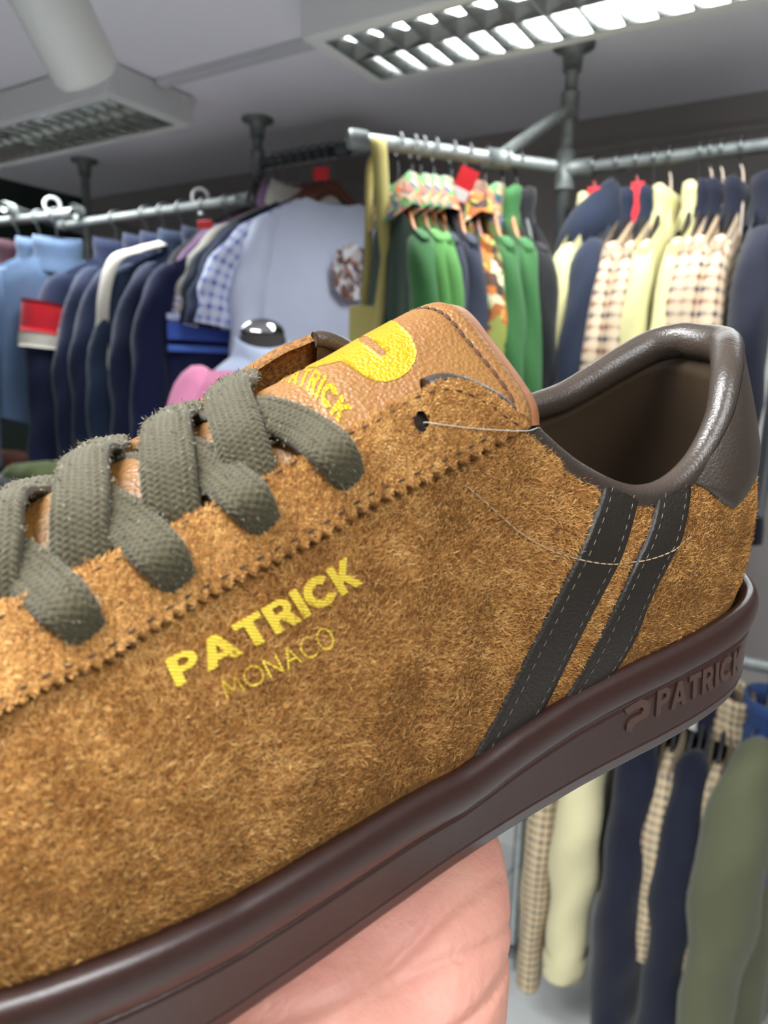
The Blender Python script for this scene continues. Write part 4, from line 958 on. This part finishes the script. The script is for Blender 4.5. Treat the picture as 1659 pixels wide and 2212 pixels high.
p = on_rail(JA, RA1, 1690); g = clothing('hanging_track_jacket', 'dark navy track jacket with a pale piping line at the right edge', 'jacket', GA, p, NA, navy2, L=.8, dep=.05, kind='stand', Ls=.66, seed=40, hm=M_BLK, hlabel='black hanger of the piped navy track jacket', r0=.075, r1=.055)
MB().tube(spl([(.2, .035, -.15), (.236, .045, -.30), (.255, .045, -.5), (.26, .045, -.72)], 20), .004, seg=8).obj('piping', fabric('pale_piping', (206, 206, 196)), g)

# ---- rail B
green = fabric('leaf_green', (86, 142, 72)); green2 = fabric('mid_green', (56, 106, 58)); dkgreen = fabric('deep_green', (38, 66, 48)); slate = fabric('slate_navy', (44, 50, 66))
liberty = blotch('paisley_collar', [(176, 120, 100), (60, 110, 80), (208, 170, 130), (60, 90, 110), (196, 104, 70), (90, 140, 80)], 70); camo = blotch('autumn_leaf', [(196, 196, 90), (60, 44, 30), (220, 214, 170), (170, 96, 40), (140, 150, 70), (90, 60, 44), (206, 120, 50)], 34)
specB = [(862, 'front jacket on the slanting rail, with dark front and patterned collar', 'jacket', green2, liberty, 'polo', M_WOOD, dkgreen),
 (893, 'light green jacket with patterned collar, first behind the front one', 'jacket', green, liberty, 'polo', M_WOOD, None), (912, 'light green jacket with patterned collar beside the slate jackets', 'jacket', green, liberty, 'polo', M_WOOD, None),
 (940, 'slate navy jacket with patterned collar next to the light green ones', 'jacket', slate, liberty, 'polo', M_WOOD, None), (978, 'slate navy jacket with a red tag above it', 'jacket', slate, None, 'stand', M_WOOD, None),
 (1012, 'shirt printed with yellow and brown autumn leaves', 'shirt', camo, None, 'polo', M_WOODD, None), (1052, 'mid green jacket right of the leaf print shirt', 'jacket', green2, liberty, 'stand', M_WOOD, None),
 (1090, 'mid green jacket nearest the post on the slanting rail', 'jacket', green2, None, 'stand', M_WOOD, None), (1120, 'black jacket at the back of the slanting rail by the post', 'jacket', fabric('black', (26, 27, 30)), None, 'stand', M_BLK, None)]
for k, (px, lb, ct, m, cm, kd, wd_, bm) in enumerate(specB):
    p = on_rail(RB0, RB1, px); clothing('hanging_' + ct, lb, ct, GB, p, NB_ if k < 3 else np.array([-.97, -.24]), m, L=.86, dep=.036, kind=kd, colm=cm, Ls=.62, seed=60 + k, hm=wd_, hlabel='wooden hanger of the ' + lb if wd_ is not M_BLK else 'black hanger of the ' + lb, r0=.055, r1=.045, out=.015, wire=M_BLK, body_m=bm, sw=.18, crx=.07, cry=.036)
o = MB().box((0, 0, 0), (.022, .0015, .036)).obj('size_tag', M_RED, None, False); o.location = Vector(at_d(1002, 400, 1.72)); o.rotation_euler = (.1, .45, -.3); tag(o, 'red and white card tag sticking up between the slate jackets', 'tag')
MB().box((0, -.0018, -.02), (.020, .001, .012)).obj('tag_panel', M_TAGW, o, False)
# khaki strap bag over the end of rail B
khaki = fabric('khaki_webbing', (170, 158, 96), (156, 146, 88)); kb = at_h(818, 302, RH)
bag = empty('strap_bag', loc=kb); tag(bag, 'khaki bag hanging by its long webbing strap from the slanting rail', 'bag')
vr = np.array([1., .1, 0]); vr /= np.linalg.norm(vr); vd = np.array([vr[1], -vr[0], 0])
def ribbon(name, P, wdt, ref, m, parent):
    T, N, B = frames(np.asarray(P, float), ref); G = []
    for s, e in ((-1, -.0012), (1, -.0012), (1, .0012), (-1, .0012)): G.append(np.asarray(P) + N * (s * wdt)[:, None] + B * e)
    return grid_obj(name, np.stack(G, 1), m, parent, cv=True)
c = lambda x, y, d: at_d(x, y, d) - kb
def pth(L, n=40): return spl([c(*q) for q in L], n)
d0 = math.hypot(kb[0], kb[1])
P = pth([(822, 318, d0 + .025), (820, 298, d0), (818, 306, d0 - .028), (822, 360, d0 - .03), (826, 440, d0 - .03), (830, 520, d0 - .03), (826, 590, d0 - .03), (816, 690, d0 - .03), (800, 760, d0 - .02)])
ribbon('strap', P, np.interp(np.linspace(0, 1, 40), [0, .45, .62, .7, .85, 1], [.017, .017, .013, .006, .012, .016]), vr, khaki, bag)
P = pth([(822, 318, d0 + .025), (800, 360, d0 + .03), (797, 450, d0 + .03), (795, 540, d0 + .03), (788, 640, d0 + .03), (780, 720, d0 + .02)])
ribbon('strap', P, np.full(40, .009), vr, khaki, bag)
q = c(784, 760, d0); bo = MB().box(q, (.03, .02, .10)).obj('bag_body', khaki, bag, False); bevel(bo, .012, 3)
bf = MB().box(q + np.array([0, -.024, .045]), (.032, .004, .055)).obj('bag_flap', khaki, bag, False); bevel(bf, .004, 2)

# ---- rail C
NC = NA * .6 + np.array([.0, -.75]); NC /= np.linalg.norm(NC)
white = fabric('white_jersey', (214, 222, 244), (206, 214, 238)); bluechk = check('blue_check', (214, 222, 244), (88, 108, 190), (120, 140, 210), 30.)
stripe_w = check('striped_cuff', (226, 222, 244), (40, 40, 66), (60, 60, 90), 60.)
specC = [(718, 'white T-shirt with a round brown chest print', 'T-shirt', white, None, None, M_WOODD), (700, 'white and blue checked shirt behind the white T-shirt', 'shirt', bluechk, None, None, M_WOODD),
 (680, 'textured navy top behind the blue checked shirt', 'shirt', fabric('navy_texture', (46, 58, 86)), None, None, M_WOODD), (660, 'plain navy top between cream and textured navy tops', 'shirt', navy, None, None, M_WOODD),
 (640, 'cream polo shirt with striped cuffs', 'shirt', fabric('stone', (178, 176, 166)), stripe_w, 'polo', M_WOODD), (620, 'dusty purple polo shirt with striped cuffs', 'shirt', fabric('mauve', (118, 90, 124)), stripe_w, 'polo', M_WOODD), (600, 'black polo shirt at the back of the centre rail', 'shirt', fabric('black', (26, 27, 30)), None, 'polo', M_WOODD)]
for k, (px, lb, ct, m, cf, kd, wd_) in enumerate(specC):
    p = on_rail(RC0, RC1, px); g = clothing('hanging_' + ct.lower().replace('-', '_'), lb, ct, GC_, p, NC, m, sw=.24, L=.76, dep=.03, kind=kd, Ls=(.40 if k == 0 else .27), seed=80 + k, hm=wd_, hlabel='dark wooden hanger of the ' + lb, r0=.06 if k == 0 else .05, r1=.062, out=.03 if k == 0 else .11, cuff=cf, wire=M_WIRE)
    if k == 0:
        a = np.linspace(0, 2 * np.pi, 48, endpoint=False); rr_ = .082 * (1 + .03 * np.sin(a * 9))
        pm = blotch('chest_print', [(120, 92, 84), (226, 226, 232), (150, 100, 84), (92, 80, 96), (190, 184, 186), (104, 70, 60)], 60)
        V = [(-.045, .066, -.35)] + [(-.045 + .82 * r_ * math.cos(t_), .060 + .004 * math.cos(3 * t_) , -.35 + r_ * math.sin(t_)) for r_, t_ in zip(rr_, a)]
        mesh_obj('chest_print', V, [[0, 1 + i, 1 + (i + 1) % 48] for i in range(48)], pm, g)
        MB().box((.0, -.012, -.128), (.03, .001, .018)).obj('neck_label', M_TAGW, g, False)
o = MB().box((0, 0, 0), (.024, .004, .018)).obj('size_tag', M_RED, None, False); o.location = Vector(at_d(694, 375, 2.26)); o.rotation_euler = (0, 0, -.3); bevel(o, .003); tag(o, 'red size marker above the dark wooden hangers', 'tag', 'red size markers')
o = MB().box((0, 0, 0), (.024, .004, .012)).obj('size_tag', M_RED, None, False); o.location = Vector(at_d(443, 485, 2.3)); o.rotation_euler = (0, 0, -.3); bevel(o, .003); tag(o, 'red size marker hanging below the navy rail', 'tag', 'red size markers')

# ---- rail D
ND = NA * .75 + np.array([-.05, -.55]); ND /= np.linalg.norm(ND)
nv1 = fabric('track_navy', (28, 38, 66)); nv2 = fabric('royal_navy', (20, 28, 66)); nv3 = fabric('denim_navy', (34, 50, 74)); crm = fabric('ivory', (214, 210, 196)); redf = fabric('signal_red', (200, 30, 44))
specD = [(196, 'navy track jacket with red sleeve patch and white stripe', nv1, None, 'stand'), (262, 'navy track jacket directly right of the red and white one', nv1, None, 'stand'), (300, 'navy track jacket with a small chest badge', nv1, None, 'stand'),
 (340, 'navy jacket with an ivory shoulder stripe', nv3, crm, 'stand'), (392, 'dark navy jacket right of the ivory striped one', nv1, None, 'stand'), (440, 'royal navy top with pale blue chest bands', nv2, None, None)]
for k, (px, lb, m, cf, kd) in enumerate(specD):
    p = on_rail(RD0, RD1, px + 55); g = clothing('hanging_jacket', lb, 'jacket', GD, p, ND, m, sw=.225, L=.74, dep=.05, kind=kd, Ls=.62, seed=100 + k, hm=M_WOOD, hlabel='pale wooden hanger of the ' + lb, r0=.075, r1=.055, out=.05, cuff=cf)
    if k == 0:
        MB().tube([(0, .052, -.16), (0, .058, -.3)], .004, seg=6).obj('zip', M_ZIP, g)
        MB().box((-.0, .05, -.135), (.022, .002, .012)).obj('neck_label', M_TAGW, g, False)
        b_ = MB().box((.17, .047, -.405), (.075, .006, .024)).obj('chest_stripe', crm, g, False); bevel(b_, .004)
    if k in (0,):
        V, F_ = tube_geo(spl([(.243, 0, -.30), (.25, 0, -.35), (.256, 0, -.40)], 8), .07, seg=20, ref=(0, 1, 0), flat=.064); mesh_obj('sleeve_patch', V, F_, redf, g)
        V, F_ = tube_geo(spl([(.256, 0, -.40), (.258, 0, -.425), (.26, 0, -.45)], 6), .073, seg=20, ref=(0, 1, 0), flat=.063); mesh_obj('sleeve_band', V, F_, crm, g)
    if k == 2:
        b_ = MB().box((.13, .056, -.36), (.016, .002, .014)).obj('chest_badge', M_TAGW, g, False); MB().box((.13, .0585, -.352), (.016, .001, .005)).obj('badge_bar', M_RED, b_, False)
    if k == 3:
        ribbon('shoulder_stripe', spl([(.07, .02, -.115), (.15, .03, -.145), (.225, .035, -.185), (.262, .035, -.3), (.27, .03, -.45), (.28, .03, -.6)], 30), np.full(30, .02), (.8, -.6, 0.1), crm, g)
    if k == 5:
        for q_, (z, hgt, cm) in enumerate(((-.355, .010, (190, 200, 240)), (-.395, .026, (70, 100, 190)), (-.445, .010, (90, 130, 220)))):
            b_ = MB().box((.06, .052, z), (.155, .006, hgt)).obj('chest_band', fabric('band%d' % q_, cm), g, False); bevel(b_, .004)
# ---- rail E, light blue
lb_ = fabric('light_denim', (82, 104, 132), (72, 92, 120))
for k, (px, lb) in enumerate(((40, 'dark maroon jacket at the back of the left rail'), (85, 'light blue zip jacket half hidden at the left edge'), (122, 'light blue jacket with small white chest lettering at the left edge'))):
    p = on_rail(RE0, RE1, px); g = clothing('hanging_jacket', lb, 'jacket', GE, p, ND, lb_ if k else fabric('maroon', (58, 28, 40)), sw=.225, L=.70, dep=.055, kind='stand', Ls=.6, seed=120 + k, hm=M_WOOD, hlabel='wooden hanger of the ' + lb, r0=.075, r1=.055)
    if k == 2:
        for q_ in range(4): MB().box((.04 + q_ * .014, .062, -.34 - .006 * (q_ % 2)), (.005, .001, .006)).obj('chest_lettering', M_TAGW, g, False)

# ---- lower rail F
olive = fabric('olive_drill', (88, 90, 66), (80, 82, 60)); cream2 = fabric('butter', (204, 196, 156), (196, 188, 148))
specF = [(1262, 'small-check shirt hanging beside the hand', 'shirt', hound2, 'polo', None, .64, .05, 0), (1335, 'butter cream sweatshirt with ribbed cuff below the sole', 'sweatshirt', cream2, None, cream2, .55, .075, 0), (1440, 'dark navy jacket below the sole, next to the cream sweatshirt', 'jacket', navy2, 'stand', None, .66, .075, 0),
 (1492, 'small-check shirt with white collar between two navy jackets', 'shirt', hound2, 'polo', None, .42, .04, 0), (1545, 'dark navy jacket right of the white-collared check shirt', 'jacket', navy2, 'stand', None, .60, .075, 0), (1590, 'small-check shirt next to the olive jacket', 'shirt', hound2, 'stand', None, .40, .04, 0)]
for k, (px, lb, ct, m, kd, cf, Ls, r0_, dz) in enumerate(specF):
    p = on_rail(RF0, RF1, px); clothing('hanging_' + ct, lb, ct, GF, p, NA, m, sw=.21, L=.70, dep=.03, kind=kd, colm=fabric('white_collar', (216, 214, 204)) if k in (3,) else None, Ls=Ls, seed=140 + k, hm=M_BLK, hlabel='black hanger of the ' + lb, r0=r0_ + .012, r1=r0_ - .006, out=.045, cuff=cf, dz=dz)
p = on_rail(RF0, RF1, 1725); g = clothing('hanging_jacket', 'large olive green jacket hanging at the lower right', 'jacket', GF, p, NA * .9 + np.array([-.1, -.25]), olive, sw=.24, L=.85, dep=.07, kind='stand', Ls=.70, seed=150, hm=M_BLK, hlabel='black hanger of the large olive jacket', r0=.12, r1=.07, out=.07, drop=.05)
p = on_rail(RF0, RF1, 1668); clothing('hanging_jacket', 'blue jacket peeping out above the olive jacket', 'jacket', GF, p, NA, fabric('mid_blue', (44, 66, 110)), sw=.2, L=.6, dep=.03, kind='stand', Ls=.4, drop=.05, seed=152, hm=M_BLK, hlabel='black hanger of the blue jacket at the right edge')

# ---- mannequin bust
def mannequin():
    c = at_d(568, 800, 1.75); zc = EYE[2] + .03
    root = empty('mannequin', loc=(c[0], c[1], 0), rz=.25); tag(root, 'mannequin bust with chrome neck cap wearing pale shirt and pink sweater', 'mannequin')
    pink = fabric('pink_knit', (226, 142, 178), (214, 130, 166)); pale = fabric('pale_shirt', (190, 202, 226), (182, 194, 220)); nvm = fabric('navy_knit', (32, 40, 76))
    zn = at_d(565, 722, 1.75)[2]; SC = .8
    # torso: horizontal sections
    Z = np.array([zn - .70, zn - .5, zn - .32, zn - .19, zn - .125, zn - .085, zn - .05, zn + .0]); RX = [x * SC for x in [.15, .155, .17, .185, .172, .13, .078, .064]]; RY = [x * SC for x in [.1, .1, .115, .12, .105, .085, .065, .054]]
    def sec(Z, RX, RY, n, name, m, grow=0, nseg=48):
        t = np.linspace(0, len(Z) - 1, n); z = spl(np.asarray(Z, float), t=t); rx = spl(np.asarray(RX, float), t=t) + grow; ry = spl(np.asarray(RY, float), t=t) + grow
        a = np.linspace(0, 2 * np.pi, nseg, endpoint=False)
        G = np.stack([np.c_[x_ * np.sign(np.cos(a)) * abs(np.cos(a)) ** .85, y_ * np.sin(a), np.full(nseg, z_) + .0] for x_, y_, z_ in zip(rx, ry, z)], 0)
        return G
    G = sec(Z, RX, RY, 40, 'b', None); gmesh('bust', G, mat('bust_fabric', (60, 56, 54), .8), root, cv=True)
    MB().tube([(0, 0, 0), (0, 0, zn - .69)], .018, seg=16).obj('stand_pole', M_CHROME, root); MB().tube([(0, 0, 0), (0, 0, .012), (0, 0, .02)], [.15, .15, .05], seg=32).obj('stand_base', M_CHROME, root)
    a = np.linspace(0, 2 * np.pi, 40, endpoint=False); th_ = np.linspace(0, np.pi / 2, 12)
    G = np.stack([np.c_[.052 * math.cos(t) * np.cos(a), .046 * math.cos(t) * np.sin(a), np.full(40, zn + .002 + .034 * math.sin(t))] for t in th_]); grid_obj('neck_cap', G, mat('chrome', (200, 200, 202), .08, 1.), root, cv=True)
    # shirt collar
    fr = np.where(np.sin(a) < 0, -np.sin(a), 0)
    rows = [np.c_[(.053 + g_) * np.cos(a), (.046 + g_) * np.sin(a) - .012 * fr, zn + z_ - .03 * fr * dv] for g_, z_, dv in ((.03, -.10, .6), (.018, -.06, .7), (.012, -.03, .8), (.010, -.008, .9), (.006, -.006, .9), (.002, -.03, .8))]
    gmesh('shirt_collar', np.array(rows), pale, root, cv=True)
    # shirt front panel and navy knit, pink sweater as shells of the torso
    Gs = sec(Z[2:7], RX[2:7], RY[2:7], 26, 's', None, .008); gmesh('shirt', Gs, pale, root, cv=True)
    Gp = sec(Z[:6], [r + .012 for r in RX[:6]], [r + .012 for r in RY[:6]], 110, 'p', None, .014, 240)
    # V opening at the front right: keep only part of the ring for the upper rows
    nu, nv = Gp.shape[:2]; Fq = []
    for i in range(nu - 1):
        for j in range(nv):
            an = 2 * math.pi * (j + .5) / nv; x_ = math.cos(an); frn = math.sin(an) < 0
            if frn and abs(x_ - .12) < (i / nu - .45) * 1.1: continue
            Fq.append([i * nv + j, (i + 1) * nv + j, (i + 1) * nv + (j + 1) % nv, i * nv + (j + 1) % nv])
    mesh_obj('sweater', Gp.reshape(-1, 3), Fq, pink, root)
    for s in (-1, 1):
        C = spl([(s * .10, 0, zn - .12), (s * .15, 0, zn - .15), (s * .185, -.01, zn - .30), (s * .195, -.02, zn - .5)], 20); V, F_ = tube_geo(C, np.interp(np.linspace(0, 1, 20), [0, .2, 1], [.03, .062, .05]), seg=24, ref=(0, 1, 0)); mesh_obj('sweater_sleeve', V, F_, pink, root)
    gmesh('inner_jumper', sec(Z[2:6], RX[2:6], RY[2:6], 20, 's', None, .0145), nvm, root, cv=True)
mannequin()

# ---- shelf with folded clothes at lower left
def shelf():
    c = at_d(60, 1075, 2.35); z = c[2]; root = empty('display_shelf', loc=(c[0], c[1], 0), rz=ROOM_RZ); tag(root, 'dark display shelf at lower left with folded clothes', 'shelf')
    blk = mat('dark_shelf_board', (30, 29, 30), .5)
    bevel(MB().box((0, 0, z - .015), (.5, .22, .015)).obj('shelf_board', blk, root, False), .003); bevel(MB().box((0, 0, z - .5), (.5, .22, .015)).obj('shelf_board', blk, root, False), .003)
    for x in (-.48, .48):
        for y in (-.2, .2): MB().box((x, y, z / 2 - .01), (.018, .018, z / 2 - .01)).obj('leg', blk, root, False)
    items = [(98, 1035, 2.2, (.11, .09, .05), (66, 76, 32), 'olive green folded garment on the dark shelf', 'folded_garment'), (55, 1050, 2.32, (.10, .10, .03), (24, 27, 38), 'black folded garment left of the olive one', 'folded_garment'), (30, 985, 2.42, (.11, .09, .03), (92, 52, 40), 'brown folded garment at the left of the shelf', 'folded_garment'), (8, 1040, 2.25, (.06, .08, .04), (190, 188, 192), 'pale folded garment at the left edge of the shelf', 'folded_garment'), (135, 1060, 2.2, (.05, .07, .022), (150, 84, 36), 'orange brown folded garment beside the olive one', 'folded_garment'), (150, 985, 2.5, (.12, .09, .02), (34, 42, 44), 'dark teal folded garment at the back of the shelf', 'folded_garment')]
    for k, (x, y, d, h, col, lb, nm) in enumerate(items):
        p = at_h(x, y, z + h[2]); R_ = RB
        mb = MB(); n = 18; r = np.random.default_rng(200 + k)
        a, b = np.meshgrid(np.linspace(-1, 1, n), np.linspace(-1, 1, n), indexing='ij'); e = np.clip(1 - np.maximum(abs(a), abs(b)) ** 6, 0, 1) ** .5
        topz = h[2] * 2 * (e * (.8 + .2 * np.cos(a * 1.3 + k)) + .05 * np.sin(a * 7 + k) * e); Gt = np.stack([a * h[0], b * h[1], topz], -1)
        V = np.concatenate([Gt.reshape(-1, 3), (Gt * [1, 1, 0]).reshape(-1, 3)]); F_ = gfaces(n, n).tolist() + gfaces(n, n, off=n * n, flip=True).tolist()
        o = mesh_obj(nm, V, F_, fabric('fold%d' % k, col), None); o.location = Vector((p[0], p[1], z)); o.rotation_euler = (0, 0, ROOM_RZ + .3 * k); tag(o, lb, 'folded garment', 'folded clothes on the shelf')
shelf()
